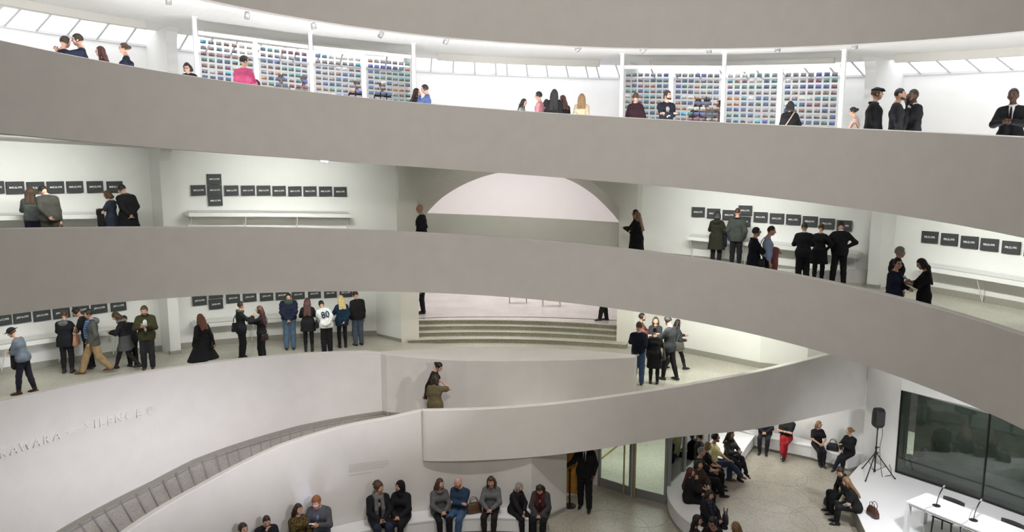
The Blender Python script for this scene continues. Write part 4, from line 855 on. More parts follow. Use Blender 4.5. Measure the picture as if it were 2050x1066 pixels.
def person(q):
    J = skel(q); k = J['k']; T, RT, RH, hc = J['T'], J['RT'], J['RH'], J['hc']; fem = q.get('f', 0); fat = q.get('fat', 0.0); dz = J['dz']
    root = empty('person', q['loc'], q['rz']); root.scale = (k, k, k); tag(root, q['label'], 'person', q.get('group'))
    skin = cloth(SKIN[q.get('skin', 'l')], 'skin'); sit = q.get('pose') == 'sit'
    hres = 0.021
    # ---------------- body: one continuous surface
    B = Sdf(); cr = .098 if fem else .108; hr_ = .105 if fem else .098
    B.cap(*J['pelv'], hr_+fat*.6, k=.05).cap(*J['waist'], (.088 if fem else .095)+fat, k=.06).cap(*J['chest'], cr+fat*.6, k=.06).cap(*J['gird'], .055, k=.05)
    if fem:
        for s in (-1, 1): B.ell(T(s*.07, .085, 1.27), (.06, .05, .06), None, .04)
    B.cap(T(-.075, -.015, 1.405), T(0, -.015, 1.455), .045, .045, k=.04).cap(T(.075, -.015, 1.405), T(0, -.015, 1.455), .045, .045, k=.04).cap(J['neck'][0], J['neck'][1], .052 if not fem else .046, .048 if not fem else .042, k=.04)
    for n_ in 'LR':
        B.cap(J['hip'+n_], J['kn'+n_], .088+fat*.3, .055, k=.05).cap(J['kn'+n_], J['kn'+n_]*.6+J['an'+n_]*.4, .054, .052, k=.03).cap(J['kn'+n_]*.6+J['an'+n_]*.4, J['an'+n_], .052, .038, k=.03)
        an, fd = J['an'+n_], J['fd'+n_]; B.cap(an+_v(0, 0, -.035)-fd*.03, an+fd*.13+_v(0, 0, -.05), .034, .028, k=.02)
        B.cap(J['sh'+n_], J['el'+n_], .047, .039, k=.03).cap(J['el'+n_], J['wr'+n_], .038, .027, k=.02)
        wr, hd = J['wr'+n_], J['hd'+n_]; B.cap(wr, wr+hd*.075, .026, .031, k=.02)
    W = lambda x, y, z: hc+RH@_v(x, y, z)
    hs = 0.95 if fem else 1.0
    B.ell(W(0, -.008, .012), (.076*hs, .094*hs, .105*hs), RH, .02).cap(W(0, .035, -.055), W(0, .052, -.078), .052*hs, .034, k=.035)
    B.cap(W(0, .088, .018), W(0, .108, -.018), .010, .016, k=.02)
    for s in (-1, 1): B.ell(W(s*.077*hs, -.008, -.012), (.014, .026, .034), RH, .012); B.ell(W(s*.045, .055, -.03), (.03, .03, .03), None, .03)
    v, f = surf(B, hres); nv = len(v)
    body = put('body', v, f, skin, root)
    # fingers, thumb, eyes, brows and lips are joined to the body mesh
    bm = bmesh.new(); bm.from_mesh(body.data); dk = MB(); lp = MB(); fg = MB()
    for n_, s in (('R', 1), ('L', -1)):
        wr, hd, el = J['wr'+n_], J['hd'+n_], J['el'+n_]
        inw = RT@_v(-s, .15, 0); across = np.cross(hd, inw); across /= max(np.linalg.norm(across), 1e-6); palm = np.cross(across, hd)
        if palm@inw < 0: palm = -palm
        kb = wr+hd*.075; curl = q.get('curl', .5)
        for i_, (off, ln_) in enumerate(((.027, .070), (.009, .078), (-.009, .072), (-.026, .056))):
            a = kb+across*off; b = a+(hd*math.cos(curl*.6)+palm*math.sin(curl*.6))*ln_*.5; c_ = b+(hd*math.cos(curl*1.6)+palm*math.sin(curl*1.6))*ln_*.5
            fg.tube([a-hd*.02, b, c_], [.0095, .0088, .0065], 6)
        a = wr+hd*.025+across*.024; b = a+(hd*.5+across*.6+palm*.45)*.036; fg.tube([a, b, b+(hd*.8+palm*.3)*.03], [.0105, .010, .0075], 6)
    for s in (-1, 1):
        for (x, y, z, rx, rz_) in ((s*.032, .083, .012, .014, .0075), (s*.034, .087, .034, .019, .005)):
            c_ = W(x*hs, y*hs, z*hs)
            ring = [c_+RH@_v(rx*math.cos(a), .006-abs(math.cos(a))*.006, rz_*math.sin(a)) for a in np.linspace(0, 2*math.pi, 8, endpoint=False)]
            dk.add(ring+[c_+RH@_v(0, .012, 0)], [(i, (i+1) % 8, 8) for i in range(8)])
    c_ = W(0, .088*hs, -.056*hs); ring = [c_+RH@_v(.022*math.cos(a), .005-abs(math.cos(a))*.012, .007*math.sin(a)) for a in np.linspace(0, 2*math.pi, 8, endpoint=False)]
    lp.add(ring+[c_+RH@_v(0, .01, 0)], [(i, (i+1) % 8, 8) for i in range(8)])
    for mi, m_ in ((0, fg), (1, dk), (2, lp)):
        vs_ = [bm.verts.new(p) for p in m_.v]
        for ff in m_.f:
            try: fc = bm.faces.new([vs_[i] for i in ff]); fc.material_index = mi; fc.smooth = True
            except ValueError: pass
    bm.to_mesh(body.data); bm.free()
    hcol = HAIR[q.get('hair', ('dark', 'short'))[0]] if q.get('hair') else (0.05, 0.03, 0.02)
    body.data.materials.append(cloth(tuple(c*.6 for c in (hcol if q.get('skin') != 'd' else (0.01, 0.008, 0.007))), 'hair')); sk_ = SKIN[q.get('skin', 'l')]; body.data.materials.append(cloth((sk_[0]*.8, sk_[1]*.52, sk_[2]*.52), 'skin'))
    # ---------------- trousers / tights / bare legs
    lw = q.get('legs')
    if lw:
        col, kind = lw[0], lw[1] if len(lw) > 1 else 'trousers'; L = Sdf()
        th = {'tights': .006, 'slim': .014, 'trousers': .024, 'baggy': .036}[kind]
        wst = T(0, 0, 1.02); up = RT@_v(0, 0, 1)
        L.cap(*J['pelv'], hr_+fat*.6+.012, k=.05).cap(J['pelv'][0]*.5+J['waist'][0]*.5, J['pelv'][1]*.5+J['waist'][1]*.5, .10+fat, k=.05)
        for n_ in 'LR':
            kn, an = J['kn'+n_], J['an'+n_]; e_ = an+(kn-an)*(.02 if kind != 'tights' else -.02)
            L.cap(J['hip'+n_], kn, .088+fat*.3+th*.7, .056+th, k=.05).cap(kn, kn*.6+an*.4, .056+th, .055+th*.9, k=.03).cap(kn*.6+an*.4, e_, .055+th*.9, .041+th*(1.1 if kind in ('trousers', 'baggy') else .8), k=.025)
        L.cut(lambda p, w_=wst, u_=up: np.minimum((p-w_)@u_, .21-np.linalg.norm((p-w_)[:, :2], axis=1)))
        put({'tights': 'tights'}.get(kind, 'trousers'), *surf(L, .023), cloth(col, lw[2] if len(lw) > 2 else 'cloth'), root)
    # ---------------- shoes
    sc = q.get('shoes', (0.015, 0.014, 0.014)); boot = q.get('boot', 0)
    for n_ in 'LR':
        an, fd = J['an'+n_], J['fd'+n_]; sd = np.cross(fd, _v(0, 0, 1)); sd /= max(np.linalg.norm(sd), 1e-6); S_ = Sdf(); dn = -np.cross(sd, fd) if abs(fd[2]) > .3 else _v(0, 0, -1)
        if dn[2] > 0: dn = -dn
        S_.cap(an+dn*.045-fd*.045, an+dn*.052+fd*.10, .042, .040, k=.02).cap(an+dn*.055+fd*.10, an+dn*.06+fd*.165, .038, .026, k=.02).cap(an+dn*.035, an+dn*.0+(J['kn'+n_]-an)*(.02+boot), .045, .046 if not boot else .056, k=.02)
        S_.cut(lambda p, a_=an, d_=dn: (p-a_)@d_-.083)
        put('boot' if boot else 'shoe', *surf(S_, .017), cloth(sc, 'leather'), root)
    # ---------------- upper garments
    for g in q.get('wear', ()):
        kind, col = g[0], g[1]; o_ = g[2] if len(g) > 2 else {}; mk = o_.get('m', 'cloth'); th = o_.get('t', {'top': .012, 'jacket': .026, 'coat': .034, 'puffer': .050, 'dress': .014, 'skirt': .02}.get(kind, .012))
        hem = o_.get('hem', {'top': .92, 'jacket': .86, 'coat': .52, 'puffer': .88, 'dress': .55, 'skirt': .58}.get(kind, .9)); fl = o_.get('flare', {'coat': .05, 'dress': .05, 'skirt': .07}.get(kind, .0))
        D_ = Sdf()
        if kind != 'skirt':
            D_.cap(*J['chest'], cr+fat*.6+th, k=.06).cap(*J['waist'], (.092 if fem else .099)+fat+th*(1.0 if kind != 'top' else .9), k=.07).cap(*J['gird'], .056+th*.6, k=.05).cap(T(-.07, -.015, 1.40), T(-.03, -.015, 1.425), .047+th*.5, k=.05).cap(T(.07, -.015, 1.40), T(.03, -.015, 1.425), .047+th*.5, k=.05)
            if fem:
                for s in (-1, 1): D_.ell(T(s*.07, .085, 1.27), (.06+th*.6, .05+th*.6, .06+th*.6), None, .05)
            if not o_.get('low'): D_.cap(J['neck'][0], J['neck'][0]*.6+J['neck'][1]*.4, .052+th*.5, .050+th*.4 if o_.get('collar') else .02, k=.03)
            slv = o_.get('sleeve', 'long')
            if slv:
                for n_ in 'LR':
                    a, b, w_ = J['sh'+n_], J['el'+n_], J['wr'+n_]
                    if slv == 'long': D_.cap(a, b, .049+th*.6, .042+th*.7, k=.045).cap(b, b+(w_-b)*.94, .042+th*.75, .031+th*.7, k=.03)
                    elif slv == 'half': D_.cap(a, b, .050+th*.75, .043+th*.8, k=.04).cap(b, b+(w_-b)*.35, .042+th*.75, .040+th*.7, k=.03)
                    else: D_.cap(a, a*.35+b*.65, .052+th*.8, .052+th, k=.04)
        if hem < 1.02:
            D_.cap(*J['pelv'], hr_+fat*.6+th*1.05, k=.06)
            if hem < .88:
                if sit and kind in ('coat', 'dress', 'skirt', 'jacket'):
                    for n_ in 'LR': D_.cap(J['hip'+n_], J['hip'+n_]*(1-min(1, (.95-hem)*2.2))+J['kn'+n_]*min(1, (.95-hem)*2.2), .10+th, .068+th, k=.06)
                else:
                    u = J['hipL']*.5+J['hipR']*.5; low = _v(u[0]*.5, u[1]*.3-.0, hem+dz*.5); sp = max(0.0, (J['knL'][1]-J['knR'][1])*.0)
                    for s in (-1, 1): D_.cap(u+_v(s*.055, 0, 0), low+_v(s*(.065+fl*.6), 0, -.02), .105+th+fat*.4, .10+th+fl, k=.08)
                    for n_ in 'LR':
                        kn = J['kn'+n_]; fr_ = min(1.0, max(0.0, (.93-hem)/.44)); D_.cap(J['hip'+n_], J['hip'+n_]*(1-fr_)+kn*fr_, .095+th, .065+th+fl*.3, k=.06)
            if sit: D_.cut(lambda p, z_=0.30*0: z_-p[:, 2]) if False else None
            elif hem < .9: D_.cut(lambda p, z_=hem: z_-p[:, 2])
            else:
                hp_ = T(0, 0, hem); up = RT@_v(0, 0, 1); D_.cut(lambda p, a_=hp_, u_=up: -((p-a_)@u_))
        if kind == 'skirt':
            hp_ = T(0, 0, 1.05); up = RT@_v(0, 0, 1); D_.cut(lambda p, a_=hp_, u_=up: (p-a_)@u_)
        # neckline: keep clear of the throat
        nb_ = J['neck'][1]; 
        if o_.get('vee'):
            a_, b_ = T(0, .09, 1.43), T(0, .16, o_['vee']); D_.cut(lambda p, a=a_, b=b_: -caps(p, a, b, .055, .008))
        if o_.get('open'):
            a_, b_ = T(0, .13, 1.42), T(0, .17, max(.95, hem)); w_ = o_['open']; D_.cut(lambda p, a=a_, b=b_, w=w_: -caps(p, a, b, w, w*1.1))
        nm = {'top': 'top', 'puffer': 'jacket'}.get(kind, kind)
        go = put(o_.get('name', nm), *surf(D_, .023 if kind != 'top' else .021), cloth(col, mk), root)
        if kind == 'puffer' and go is not None:
            for vv in go.data.vertices:
                z_ = vv.co.z; r_ = .008*math.sin(z_*2*math.pi/.095); nrm = vv.normal; vv.co += nrm*r_
        if o_.get('hood'):
            H_ = Sdf(); H_.ell(T(0, -.10, 1.42), (.13, .075, .085), None); H_.cap(T(-.08, -.02, 1.455), T(0, -.09, 1.45), .035).cap(T(.08, -.02, 1.455), T(0, -.09, 1.45), .035)
            put('hood', *surf(H_, .022), cloth(o_['hood'], 'cloth'), root)
        if o_.get('collar2'):
            H_ = Sdf(); pts = [T(.085*math.sin(a), -.012+.085*math.cos(a), 1.455-.012*math.cos(a)) for a in np.linspace(.5, 2*math.pi-.5, 10)]
            for a, b in zip(pts[:-1], pts[1:]): H_.cap(a, b, .024, k=.01)
            put('collar', *surf(H_, .02), cloth(o_['collar2'], 'cloth'), root)
    # shirt front and tie
    if q.get('shirt'):
        H_ = Sdf(); H_.cap(T(0, .075, 1.42), T(0, .115, 1.20), .046, .020, k=.01); 
        pts = [T(.062*math.sin(a), -.005+.062*math.cos(a), 1.475-.014*math.cos(a)) for a in np.linspace(0, 2*math.pi, 11)]
        for a, b in zip(pts[:-1], pts[1:]): H_.cap(a, b, .017, k=.01)
        put('shirt', *surf(H_, .017), cloth(q['shirt'], 'cloth'), root)
        if q.get('tie'):
            MBt = Sdf().cap(T(0, .108, 1.435), T(0, .148, 1.17), .016, .026, k=.01); put('tie', *surf(MBt, .013), cloth(q['tie'], 'cloth'), root)
        if q.get('bow'):
            MBt = Sdf(); [MBt.cap(T(0, .092, 1.452), T(s*.045, .088, 1.452), .010, .022, k=.008) for s in (-1, 1)]; put('bow_tie', *surf(MBt, .013), cloth(q['bow'], 'cloth'), root)
    if q.get('scarf'):
        H_ = Sdf(); pts = [T(.08*math.sin(a), .0+.085*math.cos(a), 1.455-.018*math.cos(a)) for a in np.linspace(0, 2*math.pi, 12)]
        for a, b in zip(pts[:-1], pts[1:]): H_.cap(a, b, .040, k=.02)
        if q.get('scarf_ends', 1):
            for s in (-1, 1): H_.cap(T(s*.06, .11, 1.42), T(s*.07, .165, 1.22), .045, .045, k=.03).cap(T(s*.07, .165, 1.22), T(s*.065, .16, 1.02), .045, .042, k=.02)
        sc_ = q['scarf']; put('scarf', *surf(H_, .021), cloth(sc_ if not isinstance(sc_[0], tuple) else sc_[0], sc_[1] if isinstance(sc_[0], tuple) else 'cloth'), root)
    # ---------------- hair
    if q.get('hair'):
        hcn, st = q['hair']; H_ = Sdf(); t = .014
        if st != 'bald':
            if st in ('shaved', 'balding'): t = .004
            H_.ell(W(0, -.010, .018), ((.076+t)*hs, (.094+t)*hs, (.105+t)*hs), RH, .02)
            hl = {'shaved': .052, 'balding': .10}.get(st, .050)
            zc = -.03 if st in ('short', 'shaved', 'curly', 'balding', 'cap') else -.02
            # clear of the face, of the sides below the ears and of the nape
            ca = _v(0, .155, -.03)
            if st not in ('long', 'bob', 'longback'):
                H_.cut(lambda p: -(((p-hc)@RH)[:, 2]*1.0+.055+.35*((p-hc)@RH)[:, 1]*1.0))
            H_.cut(lambda p: np.minimum(((p-hc)@RH)[:, 1]-.045, -((p-hc)@RH)[:, 2]+.062) if st != 'balding' else np.minimum(((p-hc)@RH)[:, 1]-.02, 9))
            if st == 'balding': H_.cut(lambda p: ((p-hc)@RH)[:, 2]-.045)
            if st == 'short': pass
        if st == 'curly':
            rr = random.Random(7)
            for i in range(26):
                a = rr.uniform(0, 6.28); e_ = rr.uniform(.1, 1.5); d_ = _v(math.cos(a)*math.cos(e_), math.sin(a)*math.cos(e_)-.25, math.sin(e_))
                H_.ell(W(*(d_*_v(.085, .10, .118)+_v(0, -.01, .012))), (.028,)*3, None, .01)
            H_.cuts = [lambda p: np.minimum(((p-hc)@RH)[:, 1]-.06, -((p-hc)@RH)[:, 2]+.05)]
        if st in ('long', 'longback', 'bob'):
            H_.cuts = [lambda p: np.minimum(np.minimum(((p-hc)@RH)[:, 1]-.038, -((p-hc)@RH)[:, 2]+.06), .062*hs-np.abs(((p-hc)@RH)[:, 0])+.0) if False else np.minimum(((p-hc)@RH)[:, 1]-.038, -((p-hc)@RH)[:, 2]+.06)]
            ln_ = {'long': .27, 'longback': .40, 'bob': .115}[st]
            ends = []
            for x in (-.065, -.025, .025, .065):
                a = W(x, -.055, .0); b = W(x*1.15, -.085, -.10)
                base = T(x*1.45, -.118-.03*(1 if q.get('wear') and q['wear'][-1][0] in ('coat', 'puffer', 'jacket') else 0), 1.60-ln_) if st != 'bob' else W(x*1.2, -.065, -.10)
                H_.cap(a, b, .042, .040, k=.03)
                if st != 'bob': H_.cap(b, base, .040, .026, k=.03)
            for s in (-1, 1):
                a = W(s*.072, .0, .03); b = W(s*.082, .005, -.085); H_.cap(a, b, .026, .024, k=.02)
                if st == 'long': H_.cap(b, T(s*.115, .03, 1.53-ln_*.75), .024, .018, k=.02)
        if st in ('bun', 'pony'):
            H_.ell(W(0, -.118, .03 if st == 'bun' else .02), (.042, .04, .042), None, .015)
            if st == 'pony': H_.cap(W(0, -.125, .01), W(0, -.135, -.14), .034, .018, k=.02)
        if st == 'topbun': H_.ell(W(0, -.10, .10), (.045, .045, .042), None, .015)
        if H_.pr: put('hair', *surf(H_, .0165), cloth(HAIR[hcn], 'hair'), root)
    if q.get('beard'):
        H_ = Sdf(); pts = [W(s_*.058, .01+.0, -.045) if False else W(.062*math.sin(a), .028+.055*math.cos(a), -.076-.016*math.cos(a)) for s_, a in [(0, x) for x in np.linspace(-1.6, 1.6, 9)]]
        for a, b in zip(pts[:-1], pts[1:]): H_.cap(a, b, .020, k=.01)
        put('beard', *surf(H_, .015), cloth(HAIR[q['beard']], 'hair'), root)
    if q.get('hat'):
        kind, col = q['hat']; H_ = Sdf()
        if kind == 'beanie': H_.ell(W(0, -.012, .03), (.088, .105, .112), RH, .02).cut(lambda p: .015-((p-hc)@RH)[:, 2]+.25*((p-hc)@RH)[:, 1])
        if kind == 'hoodup':
            H_.ell(W(0, -.018, .012), (.094, .112, .122), RH, .02).cap(W(0, -.05, -.06), T(0, -.03, 1.43), .085, .095, k=.04).cap(W(0, .03, -.11), T(0, .03, 1.42), .06, .08, k=.03); H_.cut(lambda p: -ellip(p, W(0, .105, -.01), (.062, .085, .085), RH))
        if kind == 'cap': H_.ell(W(0, -.012, .04), (.088, .108, .085), RH, .02).cut(lambda p: .028-((p-hc)@RH)[:, 2]); H_.cap(W(-.04, .08, .045), W(-.03, .145, .032), .014, .012, k=.012).cap(W(.04, .08, .045), W(.03, .145, .032), .014, .012, k=.02).cap(W(-.03, .13, .036), W(.03, .13, .036), .013, k=.02)
        if kind == 'bowler': H_.ell(W(0, -.012, .05), (.088, .105, .085), RH, .02).ell(W(0, -.012, .045), (.148, .168, .016), RH, .008).cut(lambda p: .030-((p-hc)@RH)[:, 2])
        if kind == 'flat': H_.ell(W(0, .005, .078), (.095, .125, .042), RH, .02).ell(W(0, .10, .055), (.065, .055, .012), RH, .02)
        put('hat', *surf(H_, .015), cloth(col), root)
    if q.get('glasses'):
        m = MB()
        for s in (-1, 1):
            c_ = W(s*.034, .100, .010); m.tube([c_+RH@_v(.024*math.cos(a), 0, .017*math.sin(a)) for a in np.linspace(0, 2*math.pi, 11)], .0032, 5, False); m.tube([W(s*.058, .098, .014), W(s*.08, -.005, .012)], .003, 4)
        m.tube([W(-.01, .104, .012), W(.01, .104, .012)], .003, 4); m.build('glasses', M['black'], root)
    return root, J
def wpt(root, p):
    """local point of a figure -> world"""
    k = root.scale[0]; a = root.rotation_euler.z; x, y, z = [float(c)*k for c in p]; l = root.location
    return (l.x+x*math.cos(a)-y*math.sin(a), l.y+x*math.sin(a)+y*math.cos(a), l.z+z)
FOLK = [
 {'S': 1.738, 'hair': ('dark', 'short'), 'legs': ((0.018, 0.024, 0.045), 'trousers'), 'wear': [('top', (0.012, 0.016, 0.034), {})], 'armR': 'front', 'armL': 'front', 'hp': 10, 'label': 'person with dark hair in a navy top embraced by the tall man', 'loc': (-8.728, 6.687, 9.737), 'rz': -0.577},
 {'S': 1.831, 'hair': ('dark', 'short'), 'legs': ((0.018, 0.024, 0.045), 'trousers'), 'wear': [('top', (0.012, 0.016, 0.034), {'sleeve': 'half'})], 'armR': 'hug', 'armL': ((0.05, 0.4, 1.36), (1, 0, -0.4)), 'hp': 6, 'label': 'tall dark-haired man in a navy sweater embracing someone on the top ramp', 'loc': (-8.463, 6.906, 9.717), 'rz': -4.342},
 {'S': 1.668, 'f': 1, 'hair': ('dred', 'long'), 'legs': ((0.012, 0.012, 0.014), 'slim'), 'wear': [('top', (0.05, 0.02, 0.015), {})], 'label': 'woman with long dark red hair in a brown top behind the embracing couple', 'loc': (-8.248, 7.395, 9.688), 'rz': -4.538},
 {'S': 1.679, 'f': 1, 'hair': ('brown', 'bun'), 'legs': ((0.012, 0.012, 0.014), 'slim'), 'wear': [('top', (0.012, 0.016, 0.034), {'sleeve': 'half', 'low': 1})], 'armR': 'pocket', 'armL': ((0.22, -0.16, 1.06), (1, -0.2, 0.3)), 'hp': -4, 'label': 'woman with a bun in a navy top, hand on her hip, on the top ramp', 'loc': (-7.514, 6.879, 9.681), 'rz': -4.388},
 {'S': 1.646, 'f': 1, 'hair': ('black', 'bob'), 'legs': ((0.012, 0.012, 0.014), 'slim'), 'wear': [('top', (0.45, 0.45, 0.45), {}), ('jacket', (0.012, 0.012, 0.014), {'open': 0.06})], 'hp': 25, 'armR': 'read', 'armL': 'read', 'glasses': 1, 'label': 'woman with glasses looking down in a black and white top left of the displays', 'loc': (-6.947, 8.999, 9.571), 'rz': -3.145},
 {'S': 1.809, 'hair': ('black', 'short'), 'legs': ((0.018, 0.024, 0.045), 'trousers'), 'wear': [('top', (0.46, 0.075, 0.17), {'t': 0.022})], 'armL': 'down', 'armR': 'hold', 'hy': 40, 'bag': [('coat', 'R', (0.012, 0.012, 0.014), 'black coat draped over the arm of the man in pink')], 'label': 'man in a bright pink shirt looking at the leftmost postcard panel', 'loc': (-5.481, 8.537, 9.515), 'rz': -0.243},
 {'S': 1.801, 'hair': ('grey', 'short'), 'legs': ((0.11, 0.11, 0.11), 'trousers'), 'wear': [('top', (0.6, 0.6, 0.6), {})], 'label': 'person in white seen faintly between the postcards of the second panel', 'loc': (-5.401, 11.861, 9.423), 'rz': -3.078},
 {'S': 1.84, 'hair': ('grey', 'short'), 'legs': ((0.11, 0.11, 0.11), 'trousers'), 'wear': [('top', (0.62, 0.62, 0.62), {})], 'label': 'person in a white shirt behind the second postcard panel beside the post', 'loc': (-4.824, 12.111, 9.393), 'rz': -2.93},
 {'S': 1.826, 'hair': ('black', 'short'), 'legs': ((0.012, 0.012, 0.014), 'trousers'), 'wear': [('top', (0.03, 0.06, 0.1), {}), ('jacket', (0.03, 0.035, 0.04), {'open': 0.06})], 'armR': 'front', 'armL': 'front', 'label': 'person with a camera strap in dark blue behind the third postcard panel', 'loc': (-3.374, 12.591, 9.318), 'rz': -2.996},
 {'S': 1.84, 'hair': ('black', 'short'), 'legs': ((0.012, 0.012, 0.014), 'trousers'), 'wear': [('top', (0.25, 0.25, 0.25), {}), ('jacket', (0.02, 0.025, 0.028), {'open': 0.06})], 'armR': 'front', 'armL': 'front', 'label': 'person in a dark jacket behind the fourth postcard panel', 'loc': (-2.642, 12.765, 9.281), 'rz': -3.115},
 {'S': 1.634, 'f': 1, 'hair': ('dark', 'long'), 'legs': ((0.012, 0.012, 0.014), 'trousers'), 'wear': [('coat', (0.022, 0.018, 0.016), {})], 'armR': 'front', 'armL': 'front', 'label': 'woman with long dark hair in a dark coat half behind the third white post', 'loc': (-1.59, 11.789, 9.236), 'rz': -1.326},
 {'S': 1.73, 'hair': ('dark', 'short'), 'legs': ((0.018, 0.024, 0.045), 'trousers'), 'wear': [('top', (0.075, 0.115, 0.26), {'t': 0.02})], 'armR': 'front', 'armL': 'chin', 'hp': 8, 'label': 'man in a blue shirt talking beside the third white post', 'loc': (-1.252, 11.529, 9.219), 'rz': -4.653},
 {'S': 1.549, 'f': 1, 'hair': ('black', 'long'), 'legs': ((0.012, 0.012, 0.014), 'slim'), 'wear': [('top', (0.5, 0.48, 0.44), {'m': 'speck'})], 'hp': 10, 'label': 'woman with long dark hair in a patterned white top before the centre wall', 'loc': (1.513, 12.122, 9.071), 'rz': -1.989},
 {'S': 1.735, 'hair': ('black', 'short'), 'legs': ((0.018, 0.024, 0.045), 'trousers'), 'wear': [('top', (0.52, 0.22, 0.25), {'t': 0.02})], 'label': 'man in a pink shirt facing left before the white centre wall', 'loc': (1.984, 11.625, 9.042), 'rz': -5.062},
 {'S': 1.582, 'f': 1, 'hair': ('black', 'bob'), 'legs': ((0.012, 0.012, 0.014), 'trousers'), 'wear': [('top', (0.012, 0.012, 0.014), {})], 'label': 'dark-haired person half hidden behind the man in the pink shirt', 'loc': (2.239, 12.263, 9.034), 'rz': -0.273},
 {'S': 1.774, 'f': 1, 'hair': ('black', 'longback'), 'legs': ((0.012, 0.012, 0.014), 'trousers'), 'wear': [('coat', (0.012, 0.012, 0.014), {})], 'label': 'woman with very long black hair in black before the centre wall', 'loc': (2.33, 10.917, 9.015), 'rz': -0.196},
 {'S': 1.652, 'f': 1, 'hair': ('dred', 'long'), 'legs': ((0.012, 0.012, 0.014), 'trousers'), 'wear': [('jacket', (0.012, 0.012, 0.014), {})], 'hy': -40, 'label': 'woman with dark hair in a black jacket right of the long black hair', 'loc': (2.635, 11.285, 9.003), 'rz': -5.879},
 {'S': 1.714, 'f': 1, 'hair': ('dblonde', 'long'), 'legs': ((0.3, 0.28, 0.24), 'slim'), 'wear': [('jacket', (0.5, 0.42, 0.29), {})], 'armL': 'back', 'armR': 'back', 'label': 'woman with long blonde hair in a cream sweater, hands behind her back', 'loc': (3.135, 11.131, 8.974), 'rz': -0.232},
 {'S': 1.762, 'f': 1, 'hair': ('brown', 'short'), 'legs': ((0.012, 0.012, 0.014), 'trousers'), 'wear': [('top', (0.026, 0.01, 0.014), {'t': 0.022})], 'armL': 'front', 'armR': 'pocket', 'fat': 0.015, 'label': 'short-haired person in a dark maroon sweater before the right display', 'loc': (4.478, 10.227, 8.886), 'rz': -0.301},
 {'S': 1.82, 'hair': ('dark', 'short'), 'legs': ((0.012, 0.012, 0.014), 'trousers'), 'wear': [('top', (0.4, 0.38, 0.38), {}), ('jacket', (0.016, 0.018, 0.026), {'open': 0.05})], 'armL': 'cross', 'armR': 'cross', 'hy': -35, 'beard': 'dark', 'label': 'dark-haired man with folded arms in a dark jacket before the right display', 'loc': (5.196, 9.714, 8.836), 'rz': -3.047},
 {'S': 1.767, 'f': 1, 'hair': ('dark', 'long'), 'legs': ((0.012, 0.012, 0.014), 'trousers'), 'wear': [('top', (0.2, 0.13, 0.09), {'m': 'speck'})], 'armR': 'front', 'armL': 'front', 'label': 'person in a brown patterned top seen through the second right panel', 'loc': (6.496, 11.184, 8.813), 'rz': -3.434},
 {'S': 1.82, 'hair': ('dark', 'short'), 'hat': ('cap', (0.03, 0.1, 0.06)), 'legs': ((0.012, 0.012, 0.014), 'trousers'), 'wear': [('jacket', (0.33, 0.27, 0.2), {})], 'hp': 15, 'label': 'man in a green cap and tan jacket seen through the second right panel', 'loc': (6.72, 11.092, 8.801), 'rz': -3.358},
 {'S': 1.717, 'hair': ('brown', 'short'), 'legs': ((0.012, 0.012, 0.014), 'trousers'), 'wear': [('top', (0.25, 0.15, 0.12), {})], 'label': 'person half hidden by the middle white post of the right display', 'loc': (7.038, 11.038, 8.787), 'rz': -1.89},
 {'S': 1.605, 'f': 1, 'hair': ('black', 'bob'), 'legs': ((0.012, 0.012, 0.014), 'trousers'), 'wear': [('jacket', (0.012, 0.012, 0.014), {})], 'armL': 'front', 'armR': 'front', 'fat': 0.03, 'bag': [('strap', 'L', (0.42, 0.33, 0.24), 'beige strap across the back of the black-haired visitor')], 'label': 'black-haired visitor in a black top with a beige bag strap before the rightmost panel', 'loc': (7.696, 7.672, 8.646), 'rz': -0.578},
 {'S': 1.513, 'f': 1, 'hair': ('black', 'bun'), 'legs': ((0.012, 0.012, 0.014), 'trousers'), 'wear': [('top', (0.5, 0.36, 0.3), {'t': 0.02})], 'hp': 12, 'armL': 'read', 'armR': 'read', 'bag': [('tote', 'SL', (0.018, 0.018, 0.022), 'black tote bag on the shoulder of the woman in beige')], 'label': 'woman with a dark bun in a beige top and black tote right of the displays', 'loc': (8.993, 7.03, 8.569), 'rz': -5.361},
 {'S': 1.84, 'hair': ('brown', 'short'), 'hat': ('flat', (0.012, 0.012, 0.014)), 'legs': ((0.012, 0.012, 0.014), 'trousers'), 'wear': [('coat', (0.012, 0.012, 0.014), {'collar2': (0.012, 0.012, 0.014)})], 'fat': 0.02, 'label': 'man in a flat cap and black overcoat by the right fin', 'loc': (8.34, 5.008, 8.491), 'rz': -1.982},
 {'S': 1.823, 'hair': ('black', 'shaved'), 'legs': ((0.012, 0.012, 0.014), 'trousers'), 'wear': [('top', (0.022, 0.022, 0.026), {'t': 0.025})], 'skin': 'm', 'hy': 10, 'beard': 'black', 'label': 'man in a dark grey sweatshirt beside the man in the flat cap', 'loc': (8.553, 4.531, 8.457), 'rz': -1.919},
 {'S': 1.732, 'f': 1, 'hair': ('black', 'long'), 'legs': ((0.012, 0.012, 0.014), 'trousers'), 'wear': [('coat', (0.012, 0.012, 0.014), {})], 'label': 'dark-haired woman in black between the grey sweatshirt and the bow tie', 'loc': (8.879, 4.602, 8.451), 'rz': -5.769},
 {'S': 1.817, 'hair': ('black', 'shaved'), 'legs': ((0.012, 0.012, 0.014), 'trousers'), 'wear': [('jacket', (0.012, 0.012, 0.014), {'open': 0.045})], 'shirt': (0.72, 0.72, 0.72), 'bow': (0.012, 0.012, 0.014), 'skin': 'd', 'hy': -10, 'twist': 25, 'label': 'man in a black suit with a bow tie on the top ramp', 'loc': (8.9, 4.526, 8.446), 'rz': -5.249},
